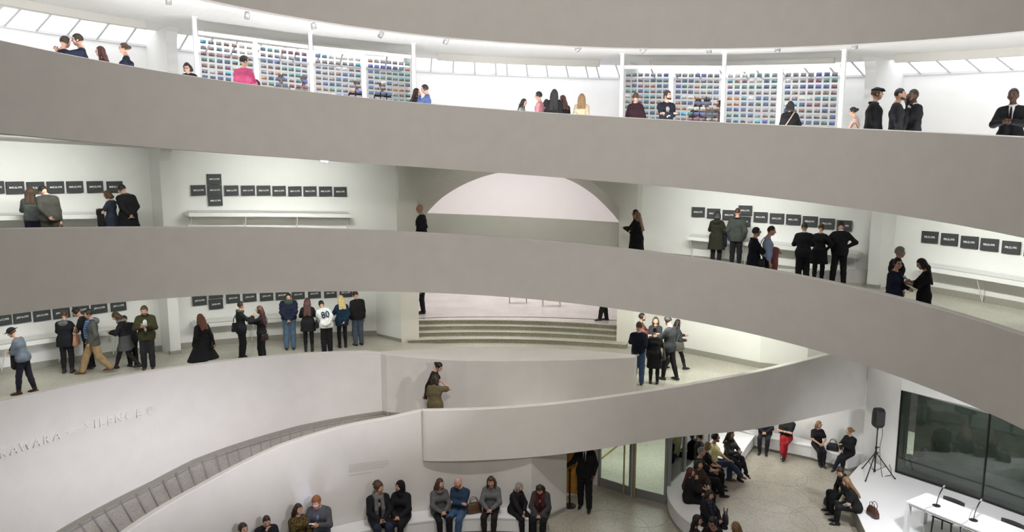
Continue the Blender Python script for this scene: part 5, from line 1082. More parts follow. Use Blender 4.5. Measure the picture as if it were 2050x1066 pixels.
 {'S': 1.788, 'hair': ('black', 'shaved'), 'legs': ((0.012, 0.012, 0.014), 'trousers'), 'wear': [('jacket', (0.012, 0.012, 0.014), {'open': 0.05})], 'shirt': (0.72, 0.72, 0.72), 'tie': (0.012, 0.012, 0.014), 'skin': 'd', 'armL': 'front', 'armR': 'front', 'hy': 5, 'label': 'guard in a black suit and tie at the right end of the top ramp', 'loc': (9.387, 2.382, 8.304), 'rz': -3.949},
 {'S': 1.747, 'f': 1, 'hair': ('brown', 'long'), 'legs': ((0.012, 0.014, 0.035), 'slim'), 'wear': [('top', (0.085, 0.095, 0.095), {'t': 0.03, 'hem': 0.88})], 'armR': 'down', 'armL': 'front', 'hp': 15, 'bag': [('tote', 'R', (0.055, 0.03, 0.05), 'dark purple handbag in the hand of the woman in the grey sweater')], 'label': 'woman with long brown hair in a grey sweater, middle level left bay', 'loc': (-11.122, 9.21, 6.413), 'rz': 0.341},
 {'S': 1.864, 'hair': ('black', 'short'), 'legs': ((0.05, 0.048, 0.04), 'trousers'), 'wear': [('jacket', (0.055, 0.053, 0.046), {})], 'shirt': (0.55, 0.6, 0.65), 'armL': 'back', 'armR': 'down', 'lean': 14, 'hp': 30, 'hy': -25, 'bag': [('tote', 'R', (0.065, 0.028, 0.016), 'brown leather bag carried by the man in the grey suit')], 'label': 'man in a grey suit leaning towards the paintings with one hand behind him', 'loc': (-10.454, 8.762, 6.409), 'rz': -5.64},
 {'S': 1.695, 'f': 1, 'hair': ('brown', 'bob'), 'legs': ((0.012, 0.012, 0.014), 'tights'), 'wear': [('dress', (0.02, 0.026, 0.042), {'sleeve': 'short', 'hem': 0.45})], 'armR': 'front', 'armL': 'read', 'hp': 22, 'bag': [('coat', 'L', (0.012, 0.012, 0.014), 'black coat over the arm of the woman in the blue dress')], 'label': 'woman with short brown hair in a dark blue dress carrying a black coat', 'loc': (-9.761, 10.506, 6.329), 'rz': -4.796},
 {'S': 1.883, 'hair': ('black', 'short'), 'legs': ((0.018, 0.024, 0.045), 'trousers'), 'wear': [('coat', (0.012, 0.012, 0.014), {'hem': 0.62, 'collar2': (0.05, 0.05, 0.05)})], 'armL': 'back', 'armR': 'back', 'lean': 9, 'hp': 22, 'hy': -30, 'label': 'man in a long black coat with his hands clasped behind his back', 'loc': (-9.444, 10.767, 6.311), 'rz': -5.51},
 {'S': 1.719, 'hair': ('brown', 'bald'), 'legs': ((0.012, 0.012, 0.014), 'trousers'), 'wear': [('jacket', (0.012, 0.012, 0.014), {'open': 0.045})], 'shirt': (0.72, 0.72, 0.72), 'tie': (0.12, 0.25, 0.13), 'armL': 'pocket', 'armR': 'pocket', 'skin': 'm', 'hy': 10, 'label': 'bald guard in a dark suit with a green lanyard before the arch', 'loc': (-1.359, 9.889, 5.937), 'rz': -4.906},
 {'S': 1.754, 'f': 1, 'hair': ('dark', 'long'), 'legs': ((0.012, 0.012, 0.014), 'trousers'), 'wear': [('coat', (0.012, 0.012, 0.014), {})], 'armL': 'front', 'armR': 'front', 'label': 'dark-haired woman standing behind the long-haired woman beside the arch', 'loc': (4.951, 11.905, 5.598), 'rz': -5.279},
 {'S': 1.716, 'f': 1, 'hair': ('dblonde', 'longback'), 'legs': ((0.012, 0.012, 0.014), 'trousers'), 'wear': [('coat', (0.012, 0.012, 0.014), {'hem': 0.5})], 'armL': 'cross', 'armR': 'cross', 'bag': [('coat', 'L', (0.012, 0.012, 0.014), 'dark coat held by the woman with long light brown hair')], 'label': 'woman with long light brown hair in a black coat beside the arch', 'loc': (4.921, 11.487, 5.591), 'rz': -5.194},
 {'S': 1.751, 'f': 1, 'hair': ('black', 'bob'), 'legs': ((0.012, 0.012, 0.014), 'slim'), 'boot': 0.3, 'wear': [('coat', (0.022, 0.022, 0.014), {'hem': 0.55, 'hood': (0.02, 0.02, 0.014)})], 'armL': 'front', 'armR': 'hold', 'bag': [('coat', 'R', (0.012, 0.018, 0.035), 'dark blue jacket over the arm of the woman in the olive parka')], 'label': 'woman in a long dark olive parka looking at the paintings right of the arch', 'loc': (7.652, 12.569, 5.5), 'rz': -0.462},
 {'S': 1.892, 'hair': ('brown', 'shaved'), 'legs': ((0.012, 0.012, 0.014), 'slim'), 'wear': [('jacket', (0.045, 0.052, 0.046), {'hem': 0.8, 'collar2': (0.012, 0.012, 0.014)})], 'armL': 'pocket', 'armR': 'pocket', 'label': 'man in a grey green jacket with a dark collar and slim black trousers', 'loc': (8.164, 12.24, 5.474), 'rz': -0.434},
 {'S': 1.74, 'hair': ('black', 'short'), 'legs': ((0.012, 0.012, 0.014), 'trousers'), 'wear': [('coat', (0.012, 0.012, 0.022), {'hem': 0.72, 'collar2': (0.012, 0.012, 0.014)})], 'armL': 'read', 'armR': 'front', 'glasses': 1, 'label': 'young man with glasses in a dark navy coat facing right', 'loc': (7.24, 8.347, 5.393), 'rz': -1.732},
 {'S': 1.82, 'hair': ('dark', 'shaved'), 'legs': ((0.012, 0.012, 0.014), 'slim'), 'wear': [('top', (0.32, 0.38, 0.58), {'t': 0.02, 'hem': 0.9})], 'armR': 'down', 'armL': 'hold', 'skin': 'l', 'hp': 12, 'bag': [('coat', 'L', (0.3, 0.1, 0.11), 'pink jacket carried by the man in the pale blue shirt'), ('satchel', 'R', (0.012, 0.012, 0.014), 'black satchel worn by the man in the pale blue shirt')], 'label': 'man in a pale blue shirt with a pink jacket over his arm', 'loc': (7.538, 8.21, 5.375), 'rz': -1.872},
 {'S': 1.8, 'hair': ('black', 'shaved'), 'legs': ((0.012, 0.012, 0.014), 'trousers'), 'wear': [('jacket', (0.012, 0.012, 0.014), {'hem': 0.8})], 'shirt': (0.72, 0.72, 0.72), 'armL': 'front', 'armR': 'front', 'skin': 't', 'hp': 18, 'lean': 4, 'label': 'left man in a black suit with a white collar bending over the display shelf', 'loc': (9.085, 9.55, 5.363), 'rz': -6.623},
 {'S': 1.74, 'f': 1, 'hair': ('brown', 'bun'), 'legs': ((0.012, 0.012, 0.014), 'tights'), 'wear': [('dress', (0.012, 0.012, 0.014), {'hem': 0.6})], 'armL': 'front', 'armR': 'hip', 'hp': 15, 'lean': 5, 'label': 'woman in a short black dress and tights between the two suited men', 'loc': (9.728, 9.963, 5.355), 'rz': -0.586},
 {'S': 1.84, 'hair': ('black', 'short'), 'legs': ((0.012, 0.012, 0.014), 'trousers'), 'wear': [('jacket', (0.012, 0.012, 0.014), {'hem': 0.82})], 'shirt': (0.72, 0.72, 0.72), 'armL': 'hip', 'armR': ((0.17, 0.06, 1.05), (1, -0.2, 0.25)), 'hp': 25, 'lean': 7, 'legL': (-0.15, -0.03, 0.085), 'legR': (0.14, 0.04, 0.085), 'label': 'right man in a black suit with his elbows out and hands on his hips', 'loc': (10.265, 9.864, 5.335), 'rz': -6.682},
 {'S': 1.8, 'hair': ('grey', 'short'), 'legs': ((0.012, 0.012, 0.014), 'trousers'), 'wear': [('jacket', (0.012, 0.012, 0.014), {'collar2': (0.012, 0.012, 0.014)})], 'skin': 'l', 'hp': 4, 'label': 'grey-haired man in a black jacket behind the woman in navy', 'loc': (9.285, 5.359, 5.18), 'rz': -1.67},
 {'S': 1.7, 'f': 1, 'hair': ('black', 'bun'), 'legs': ((0.012, 0.016, 0.034), 'slim'), 'wear': [('dress', (0.012, 0.015, 0.036), {'low': 1, 'hem': 0.72, 'flare': 0.08})], 'armR': 'down', 'armL': 'hold', 'glasses': 1, 'hy': 20, 'hp': 5, 'bag': [('cup', 'R', (0.6, 0.5, 0.45), 'small cup in the hand of the woman in the navy top')], 'label': 'woman with tied dark hair and glasses in a loose navy top at the right parapet', 'loc': (8.806, 4.581, 5.152), 'rz': -2.715},
 {'S': 1.72, 'f': 1, 'hair': ('black', 'longback'), 'legs': ((0.012, 0.012, 0.014), 'trousers'), 'wear': [('dress', (0.012, 0.012, 0.014), {'sleeve': 'half', 'hem': 0.5})], 'armL': 'front', 'armR': 'phone', 'hp': 25, 'bag': [('paper', 'R', (0.62, 0.62, 0.66), 'open leaflet in the hands of the woman with long black hair')], 'label': 'woman with long black hair in a black dress reading a leaflet', 'loc': (9.445, 4.554, 5.132), 'rz': -5.131},
 {'S': 1.68, 'f': 1, 'hair': ('brown', 'short'), 'hat': ('bowler', (0.012, 0.014, 0.02)), 'legs': ((0.014, 0.014, 0.022), 'slim'), 'boot': 0.12, 'shoes': (0.06, 0.022, 0.014), 'wear': [('top', (0.12, 0.145, 0.18), {'t': 0.024, 'hem': 0.86})], 'armL': 'cross', 'armR': 'cross', 'lean': 12, 'hp': 18, 'legR': (0.1, -0.16, 0.085), 'legL': (-0.08, 0.14, 0.085), 'bag': [('coat', 'L', (0.012, 0.012, 0.014), 'black coat bundled in the arms of the woman in the hat')], 'label': 'woman in a black hat and grey blue shirt holding a dark coat', 'loc': (-10.69, 7.564, 3.261), 'rz': -4.603},
 {'S': 1.7, 'f': 1, 'hair': ('brown', 'short'), 'legs': ((0.012, 0.012, 0.014), 'slim'), 'boot': 0.1, 'wear': [('coat', (0.012, 0.013, 0.018), {'hem': 0.76, 'flare': 0.03, 'hood': (0.13, 0.13, 0.14)})], 'armL': 'front', 'armR': 'front', 'hp': 10, 'bag': [('tote', 'SR', (0.4, 0.2, 0.11), 'tan leather tote on the shoulder of the woman with the grey hood')], 'label': 'woman with a tan shoulder bag and a grey hood, seen from behind', 'loc': (-10.777, 9.61, 3.189), 'rz': 0.144},
 {'S': 1.76, 'hair': ('black', 'short'), 'legs': ((0.012, 0.012, 0.014), 'trousers'), 'wear': [('jacket', (0.016, 0.018, 0.024), {'hem': 0.78})], 'lean': 16, 'hp': 20, 'armL': 'front', 'armR': 'front', 'label': 'dark-haired person bending over the shelf behind the walking young man', 'loc': (-10.441, 10.13, 3.162), 'rz': -4.58},
 {'S': 1.8, 'hair': ('black', 'short'), 'pose': 'walk', 'legs': ((0.29, 0.2, 0.105), 'baggy'), 'boot': 0.14, 'shoes': (0.1, 0.032, 0.014), 'wear': [('top', (0.035, 0.06, 0.12), {'m': 'plaid', 'hem': 0.84, 't': 0.02}), ('jacket', (0.075, 0.075, 0.07), {'open': 0.075, 'hem': 0.78, 'hood': (0.11, 0.115, 0.12), 'flare': 0.03})], 'armR': 'pocket', 'armL': 'pocket', 'skin': 'm', 'hp': 12, 'scarf': ((0.035, 0.06, 0.12), 'plaid'), 'label': 'young man striding left in a grey jacket, plaid shirt, khaki trousers and brown boots', 'loc': (-10.062, 9.61, 3.167), 'rz': -4.208},
 {'S': 1.68, 'f': 1, 'hair': ('brown', 'bob'), 'hat': ('beanie', (0.045, 0.045, 0.025)), 'legs': ((0.022, 0.018, 0.018), 'tights'), 'wear': [('skirt', (0.06, 0.06, 0.062), {'hem': 0.6, 'flare': 0.1}), ('jacket', (0.012, 0.012, 0.014), {'hem': 0.9})], 'scarf': (0.16, 0.17, 0.16), 'scarf_ends': 0, 'armL': 'front', 'armR': 'front', 'lean': 8, 'hp': 28, 'pose': 'walk', 'label': 'woman in a green cap, black jacket and grey skirt with dark tights', 'loc': (-9.467, 10.102, 3.132), 'rz': -4.534},
 {'S': 1.501, 'hair': ('black', 'short'), 'legs': ((0.012, 0.012, 0.014), 'trousers'), 'wear': [('jacket', (0.012, 0.012, 0.016), {'hem': 0.78})], 'hp': 10, 'armL': 'table', 'armR': 'front', 'lean': 32, 'label': 'person in black bending low over the shelf beside the green cap', 'loc': (-9.453, 10.458, 3.12), 'rz': -5.414},
 {'S': 1.82, 'hair': ('brown', 'short'), 'legs': ((0.022, 0.022, 0.026), 'trousers'), 'boot': 0.12, 'shoes': (0.085, 0.035, 0.022), 'wear': [('top', (0.62, 0.66, 0.68), {'hem': 0.9}), ('jacket', (0.045, 0.042, 0.018), {'open': 0.055, 'hem': 0.8, 't': 0.034, 'collar2': (0.03, 0.03, 0.02)})], 'armL': 'phone', 'armR': 'phone', 'hp': 22, 'beard': 'brown', 'bag': [('paper', 'R', (0.55, 0.55, 0.55), 'folded leaflet in the hands of the man in olive')], 'label': 'man in an olive jacket reading a leaflet, facing the camera', 'loc': (-8.907, 10.143, 3.111), 'rz': -2.871},
 {'S': 1.7, 'f': 1, 'hair': ('auburn', 'long'), 'legs': ((0.012, 0.012, 0.014), 'slim'), 'boot': 0.2, 'wear': [('coat', (0.012, 0.012, 0.014), {'hem': 0.42, 'flare': 0.16})], 'armL': 'pocket', 'armR': 'swingb', 'pose': 'walk', 'bag': [('cross', 'R', (0.018, 0.016, 0.016), 'small black shoulder bag on the long black coat')], 'label': 'woman with red brown hair in a long flared black coat walking away', 'loc': (-7.287, 9.772, 3.06), 'rz': -5.324},
 {'S': 1.72, 'f': 1, 'hair': ('dark', 'short'), 'legs': ((0.012, 0.012, 0.014), 'trousers'), 'boot': 0.2, 'wear': [('jacket', (0.012, 0.016, 0.018), {'hem': 0.78})], 'scarf': (0.085, 0.078, 0.04), 'scarf_ends': 0, 'armR': ((0.08, 0.36, 1.24), (1, 0, -1)), 'armL': 'front', 'bag': [('tote', 'SL', (0.014, 0.014, 0.018), 'large black bag at the side of the woman in the olive scarf')], 'label': 'woman in a dark jacket and olive scarf talking, facing right', 'loc': (-6.81, 11.594, 2.99), 'rz': -1.01},
 {'S': 1.7, 'f': 1, 'hair': ('dred', 'longback'), 'legs': ((0.012, 0.012, 0.014), 'trousers'), 'wear': [('top', (0.012, 0.012, 0.014), {'t': 0.02, 'hem': 0.88})], 'armL': 'up', 'armR': ((0.1, 0.34, 1.22), (1, 0, -1)), 'bag': [('cross', 'L', (0.035, 0.016, 0.018), 'maroon shoulder bag of the long-haired woman gesturing')], 'label': 'woman with long dark hair in black gesturing, facing left', 'loc': (-6.072, 11.103, 2.97), 'rz': -4.785},
 {'S': 1.86, 'hair': ('dark', 'short'), 'legs': ((0.085, 0.135, 0.21), 'trousers'), 'wear': [('puffer', (0.014, 0.018, 0.04), {'hem': 0.9, 'hood': (0.05, 0.07, 0.055)})], 'armL': 'back', 'armR': 'back', 'hp': 50, 'lean': 10, 'fat': 0.02, 'label': 'man in a navy puffer jacket and blue jeans with his hands behind his back', 'loc': (-5.709, 12.847, 2.918), 'rz': 0.206},
 {'S': 1.7, 'f': 1, 'hair': ('dred', 'longback'), 'legs': ((0.012, 0.012, 0.014), 'tights'), 'boot': 0.3, 'wear': [('coat', (0.012, 0.012, 0.014), {'hem': 0.68, 'flare': 0.03})], 'armL': 'front', 'armR': 'front', 'hp': 8, 'bag': [('tote', 'SR', (0.012, 0.012, 0.014), 'black handbag on the arm of the woman with dark red hair')], 'label': 'woman with dark red hair in a short black coat and tights', 'loc': (-5.091, 12.675, 2.894), 'rz': 0.13},
 {'S': 1.68, 'hair': ('black', 'short'), 'hat': ('beanie', (0.014, 0.01, 0.012)), 'legs': ((0.012, 0.012, 0.014), 'baggy'), 'shoes': (0.05, 0.05, 0.05), 'wear': [('top', (0.68, 0.69, 0.7), {'t': 0.035, 'hem': 0.84, 'flare': 0.01})], 'armL': 'front', 'armR': 'back', 'lean': 20, 'side': -8, 'hp': 20, 'bag': [('paper', 'R', (0.7, 0.7, 0.72), 'white sheet held behind the white jersey'), ('num', '', (0.02, 0.025, 0.06), '')], 'label': 'person in a black beanie and a white jersey numbered 80 leaning over the shelf', 'loc': (-4.513, 12.6, 2.87), 'rz': -5.874},
 {'S': 1.7, 'f': 1, 'hair': ('light', 'long'), 'legs': ((0.012, 0.012, 0.014), 'tights'), 'wear': [('coat', (0.012, 0.032, 0.065), {'hem': 0.74, 'flare': 0})], 'armL': 'front', 'armR': 'back', 'hp': 8, 'label': 'blonde woman in a dark blue jacket and black leggings', 'loc': (-4.162, 13.331, 2.844), 'rz': -5.847},
 {'S': 1.82, 'hair': ('dark', 'short'), 'legs': ((0.07, 0.09, 0.13), 'trousers'), 'wear': [('jacket', (0.014, 0.014, 0.015), {'hem': 0.84, 't': 0.034})], 'armL': 'pocket', 'armR': 'down', 'hp': 25, 'lean': 4, 'label': 'man in a black jacket and blue grey jeans at the right end of the shelf', 'loc': (-3.711, 13.686, 2.819), 'rz': -5.691},
 {'S': 1.84, 'hair': ('black', 'short'), 'legs': ((0.012, 0.012, 0.014), 'trousers'), 'wear': [('jacket', (0.012, 0.012, 0.014), {'open': 0.045, 'hem': 0.8})], 'shirt': (0.72, 0.72, 0.72), 'tie': (0.012, 0.012, 0.014), 'skin': 't', 'label': 'guard in black at the left end of the gallery steps, legs visible under the ramp', 'loc': (-1.778, 16.36, 3.3), 'rz': -4.733},
 {'S': 1.84, 'hair': ('black', 'short'), 'legs': ((0.012, 0.012, 0.014), 'trousers'), 'wear': [('jacket', (0.012, 0.012, 0.014), {'open': 0.045, 'hem': 0.8})], 'shirt': (0.72, 0.72, 0.72), 'tie': (0.012, 0.012, 0.014), 'skin': 'd', 'legR': (0.1, -0.05, 0.085), 'legL': (-0.1, 0.2, 0.085), 'label': 'guard in black at the right end of the gallery steps, legs visible under the ramp', 'loc': (4.6, 14.791, 3.3), 'rz': -4.753},
 {'S': 1.634, 'hair': ('black', 'short'), 'legs': ((0.012, 0.012, 0.014), 'trousers'), 'wear': [('top', (0.12, 0.035, 0.03), {'m': 'plaid', 't': 0.025})], 'beard': 'black', 'armL': 'front', 'armR': 'front', 'skin': 'm', 'label': 'bearded man in a red plaid shirt at the back of the group by the ledge', 'loc': (4.992, 11.127, 2.7), 'rz': -1.888},
 {'S': 1.76, 'hair': ('brown', 'short'), 'legs': ((0.045, 0.08, 0.15), 'trousers'), 'wear': [('top', (0.01, 0.013, 0.026), {'t': 0.03, 'hem': 0.88})], 'armL': 'front', 'armR': 'back', 'skin': 'l', 'fat': 0.01, 'label': 'man in a navy sweater and jeans with a hand behind his back', 'loc': (4.542, 9.38, 2.7), 'rz': -0.313},
 {'S': 1.604, 'f': 1, 'hair': ('brown', 'long'), 'legs': ((0.012, 0.012, 0.014), 'trousers'), 'wear': [('jacket', (0.028, 0.03, 0.038), {})], 'armL': 'cross', 'armR': 'cross', 'label': 'woman with long brown hair facing the camera in the group by the ledge', 'loc': (5.35, 10.781, 2.7), 'rz': -3.389},
 {'S': 1.6, 'f': 1, 'hair': ('black', 'topbun'), 'legs': ((0.012, 0.012, 0.014), 'tights'), 'wear': [('dress', (0.012, 0.012, 0.014), {'low': 1, 'hem': 0.5, 'flare': 0.03, 't': 0.02})], 'armL': 'down', 'armR': 'front', 'bag': [('tote', 'SR', (0.06, 0.045, 0.035), 'long brown bag beside the woman in the black dress')], 'label': 'woman with tied black hair in a black dress with a long bag, seen from behind', 'loc': (5.006, 9.447, 2.7), 'rz': -0.282},
 {'S': 1.84, 'hair': ('black', 'short'), 'legs': ((0.012, 0.012, 0.014), 'slim'), 'wear': [('jacket', (0.035, 0.037, 0.042), {'hem': 0.8})], 'armL': 'front', 'armR': 'front', 'hp': 18, 'legR': (0.12, -0.18, 0.085), 'legL': (-0.08, 0.12, 0.085), 'label': 'man in a dark grey jacket and black trousers at the right of the group', 'loc': (5.496, 9.733, 2.7), 'rz': -5.499},
 {'S': 1.556, 'f': 1, 'hair': ('black', 'long'), 'pose': 'walk', 'legs': ((0.012, 0.012, 0.014), 'tights'), 'boot': 0.4, 'wear': [('skirt', (0.5, 0.5, 0.48), {'hem': 0.7}), ('jacket', (0.03, 0.03, 0.034), {'hem': 0.92})], 'armL': 'front', 'armR': 'hold', 'bag': [('tote', 'SR', (0.085, 0.08, 0.072), 'grey leather bag on the shoulder of the walking woman')], 'label': 'woman walking away with a grey bag behind the group', 'loc': (5.969, 10.726, 2.7), 'rz': -1.324},
 {'S': 1.68, 'f': 1, 'hair': ('black', 'bun'), 'legs': ((0.012, 0.012, 0.014), 'slim'), 'wear': [('top', (0.018, 0.015, 0.015), {'sleeve': 'half', 'low': 1, 'hem': 0.86, 't': 0.02})], 'hp': 30, 'lean': 4, 'armL': 'pocket', 'armR': 'swingb', 'bag': [('tote', 'SR', (0.012, 0.012, 0.014), 'black bag on the shoulder of the woman with the bun')], 'label': 'woman with a dark bun and black top walking down the first ramp', 'loc': (-0.991, 8.022, 2.154), 'rz': -1.786},
 {'S': 1.56, 'f': 1, 'hair': ('dark', 'bob'), 'legs': ((0.05, 0.04, 0.03), 'tights'), 'wear': [('dress', (0.125, 0.1, 0.052), {'sleeve': 'short', 'hem': 0.5, 'flare': 0.06, 't': 0.03})], 'armR': ((0.16, 0.18, 1.5), (1, 0.3, -0.8)), 'armL': 'down', 'label': 'woman in an olive dress raising a hand to her face on the first ramp', 'loc': (-0.909, 7.162, 2.153), 'rz': -0.385},
 {'S': 1.78, 'pose': 'sit', 'hair': ('dark', 'short'), 'legs': ((0.012, 0.012, 0.014), 'trousers'), 'wear': [('jacket', (0.02, 0.02, 0.022), {})], 'armL': 'lap', 'armR': 'lap', 'hy': -20, 'label': 'dark-haired person at the bottom left, only head and shoulders in view', 'loc': (-4.813, 4.539, 0), 'rz': -2.569},
 {'S': 1.774, 'pose': 'sit', 'hair': ('dark', 'shaved'), 'legs': ((0.018, 0.024, 0.045), 'trousers'), 'wear': [('jacket', (0.014, 0.016, 0.022), {})], 'armL': 'lap', 'armR': 'chin', 'hp': 22, 'label': 'man in a navy jacket resting his hand on his face, seated on the bench', 'loc': (-4.443, 4.968, 0), 'rz': -2.721},
 {'S': 1.792, 'f': 1, 'pose': 'sit', 'hair': ('dark', 'longback'), 'legs': ((0.012, 0.012, 0.014), 'trousers'), 'wear': [('jacket', (0.16, 0.11, 0.03), {'m': 'speck'})], 'armL': 'lap', 'armR': 'lap', 'hy': -15, 'label': 'woman with long dark hair in a gold sequinned jacket', 'loc': (-3.864, 5.368, 0), 'rz': -2.466},
 {'S': 1.984, 'pose': 'sit', 'hair': ('ginger', 'short'), 'legs': ((0.05, 0.065, 0.1), 'trousers'), 'wear': [('top', (0.16, 0.24, 0.42), {}), ('jacket', (0.085, 0.088, 0.098), {'open': 0.035})], 'armL': 'phone', 'armR': 'phone', 'hp': 25, 'beard': 'ginger', 'hy': 15, 'bag': [('phone', 'L', (0.02, 0.02, 0.02), 'lit phone in the hands of the ginger man')], 'label': 'ginger man in a grey cardigan looking at his phone', 'loc': (-3.463, 5.67, 0), 'rz': -3.188},
 {'S': 1.949, 'pose': 'sit', 'hair': ('brown', 'curly'), 'legs': ((0.022, 0.03, 0.058), 'trousers'), 'wear': [('coat', (0.012, 0.012, 0.014), {'hem': 0.6, 'open': 0.05})], 'scarf': (0.14, 0.14, 0.145), 'armL': 'lap', 'armR': 'lap', 'hy': -38, 'bag': [('bottle', 'R', (0.5, 0.5, 0.5), 'small bottle in the hands of the man with the scarf')], 'label': 'curly-haired man in a black coat with a long grey scarf', 'loc': (-2.22, 6.228, 0), 'rz': -2.801},
 {'S': 1.847, 'f': 1, 'pose': 'sit', 'hat': ('hoodup', (0.011, 0.011, 0.012)), 'legs': ((0.012, 0.012, 0.014), 'slim'), 'wear': [('coat', (0.012, 0.012, 0.014), {'hem': 0.55, 'flare': 0.06})], 'armL': 'lap', 'armR': 'lap', 'hy': 40, 'legL': (-0.06, 0.46, 0.085), 'label': 'woman in a black head wrap and black coat on the ramp bench', 'loc': (-1.698, 6.376, 0), 'rz': -3.301},
 {'S': 1.755, 'f': 1, 'pose': 'sit', 'hair': ('brown', 'long'), 'legs': ((0.012, 0.012, 0.014), 'slim'), 'wear': [('jacket', (0.1, 0.1, 0.105), {'hem': 0.82})], 'scarf': (0.14, 0.11, 0.105), 'scarf_ends': 0, 'armL': 'lap', 'armR': 'lap', 'hy': -35, 'bag': [('floor', (-0.42, 0.06, 0.45), (0.018, 0.018, 0.02), 'black handbag on the bench left of the woman in the grey coat')], 'label': 'woman with long brown hair in a grey coat on the ramp bench', 'loc': (-0.814, 6.556, 0), 'rz': -2.833},
 {'S': 1.783, 'pose': 'sit', 'hair': ('ginger', 'bald'), 'beard': 'ginger', 'legs': ((0.05, 0.1, 0.19), 'trousers'), 'wear': [('jacket', (0.022, 0.045, 0.085), {})], 'armL': 'cross', 'armR': 'cross', 'hy': 25, 'hp': 12, 'label': 'bald bearded man in a dark blue jacket and jeans on the ramp bench', 'loc': (-0.319, 6.62, 0), 'rz': -3.469},
 {'S': 1.803, 'f': 1, 'pose': 'sit', 'hair': ('brown', 'long'), 'legs': ((0.02, 0.015, 0.018), 'slim'), 'wear': [('top', (0.12, 0.125, 0.125), {'t': 0.024})], 'armL': 'lap', 'armR': 'lap', 'hp': 14, 'bag': [('floor', (0.4, 0.1, 0.45), (0.1, 0.05, 0.022), 'brown leather bag on the bench beside the woman in the grey sweater')], 'label': 'woman with long brown hair in a grey sweater on the ramp bench', 'loc': (0.432, 6.634, 0), 'rz': -3.306},
 {'S': 1.539, 'f': 1, 'pose': 'sit', 'hair': ('grey', 'bob'), 'legs': ((0.012, 0.012, 0.014), 'trousers'), 'wear': [('coat', (0.014, 0.014, 0.018), {'hem': 0.6})], 'scarf': (0.015, 0.012, 0.012), 'armL': 'lap', 'armR': 'knee', 'hy': -35, 'lean': 12, 'label': 'grey-haired woman in a black coat leaning towards her neighbour', 'loc': (0.991, 6.595, 0), 'rz': -2.509},
 {'S': 1.747, 'f': 1, 'pose': 'sit', 'hair': ('dark', 'bob'), 'legs': ((0.012, 0.012, 0.014), 'trousers'), 'wear': [('coat', (0.048, 0.044, 0.05), {'hem': 0.62, 'open': 0.05})], 'scarf': (0.085, 0.016, 0.018), 'armL': 'lap', 'armR': 'lap', 'hp': 28, 'lean': 12, 'label': 'woman with dark hair in a grey coat and dark red scarf looking down', 'loc': (1.619, 6.44, 0), 'rz': -3.41},
 {'S': 1.9, 'hair': ('black', 'short'), 'legs': ((0.012, 0.012, 0.014), 'trousers'), 'wear': [('jacket', (0.012, 0.012, 0.014), {'open': 0.05, 'hem': 0.82})], 'shirt': (0.72, 0.72, 0.72), 'tie': (0.012, 0.012, 0.014), 'armR': ((0.42, 0.14, 1.06), (0.3, -0.4, -1)), 'armL': 'pocket', 'skin': 'd', 'legL': (-0.13, 0.1, 0.085), 'legR': (0.1, -0.06, 0.085), 'label': 'guard in a black suit and tie standing at the entrance, head hidden by the parapet', 'loc': (2.834, 7.576, 0), 'rz': -3.473},
 {'S': 1.556, 'pose': 'sit', 'hair': ('black', 'short'), 'legs': ((0.012, 0.012, 0.014), 'trousers'), 'wear': [('jacket', (0.012, 0.012, 0.014), {})], 'armL': 'lap', 'armR': 'lap', 'label': 'person in black at the back of the curved bench, head hidden by the parapet', 'loc': (6.365, 9.449, 0), 'rz': -1.97},
 {'S': 1.82, 'pose': 'sit', 'hair': ('dark', 'short'), 'legs': ((0.028, 0.042, 0.085), 'trousers'), 'shoes': (0.11, 0.035, 0.015), 'wear': [('top', (0.82, 0.76, 0.4), {'sleeve': 'short', 't': 0.02})], 'armL': 'lap', 'armR': 'knee', 'glasses': 1, 'beard': 'dark', 'legR': (0.06, 0.72, 0.26, 0.1, 0.5, 1), 'footR': (0.1, 1, -0.25), 'label': 'man in a pale yellow T-shirt and jeans with crossed legs on the curved bench', 'loc': (6.634, 9.039, 0), 'rz': -1.867},
 {'S': 1.7, 'f': 1, 'pose': 'sit', 'hair': ('dark', 'long'), 'legs': ((0.016, 0.018, 0.024), 'slim'), 'wear': [('jacket', (0.014, 0.014, 0.015), {'m': 'leather'})], 'scarf': (0.015, 0.014, 0.014), 'scarf_ends': 0, 'armL': 'lap', 'armR': 'front', 'legL': (0.02, 0.62, 0.28, 0.1, 0.5, 1), 'footL': (0.1, 1, -0.4), 'label': 'dark-haired woman in a black leather jacket behind the yellow T-shirt', 'loc': (7.214, 9.422, 0), 'rz': -2.532},
 {'S': 1.66, 'f': 1, 'pose': 'sit', 'hair': ('dblonde', 'bob'), 'legs': ((0.012, 0.012, 0.014), 'trousers'), 'wear': [('top', (0.012, 0.012, 0.014), {'sleeve': 'short'})], 'armL': 'lap', 'armR': 'lap', 'label': 'blonde person in black between the yellow T-shirt and the grey-haired man', 'loc': (6.295, 8.607, 0), 'rz': -1.805},
 {'S': 1.8, 'pose': 'sit', 'hair': ('grey', 'shaved'), 'legs': ((0.012, 0.012, 0.014), 'trousers'), 'wear': [('top', (0.014, 0.013, 0.013), {'sleeve': 'short', 't': 0.02})], 'armL': 'knee', 'armR': ((0.08, 0.42, 1.14), (1, -0.1, -0.5)), 'hy': 10, 'legR': (0.08, 0.6, 0.085), 'bag': [('cup', 'R', (0.75, 0.75, 0.75), 'clear plastic glass in the hand of the grey-haired man')], 'label': 'grey-haired man in a black shirt holding a glass on the curved bench', 'loc': (5.951, 8.086, 0), 'rz': -1.535},
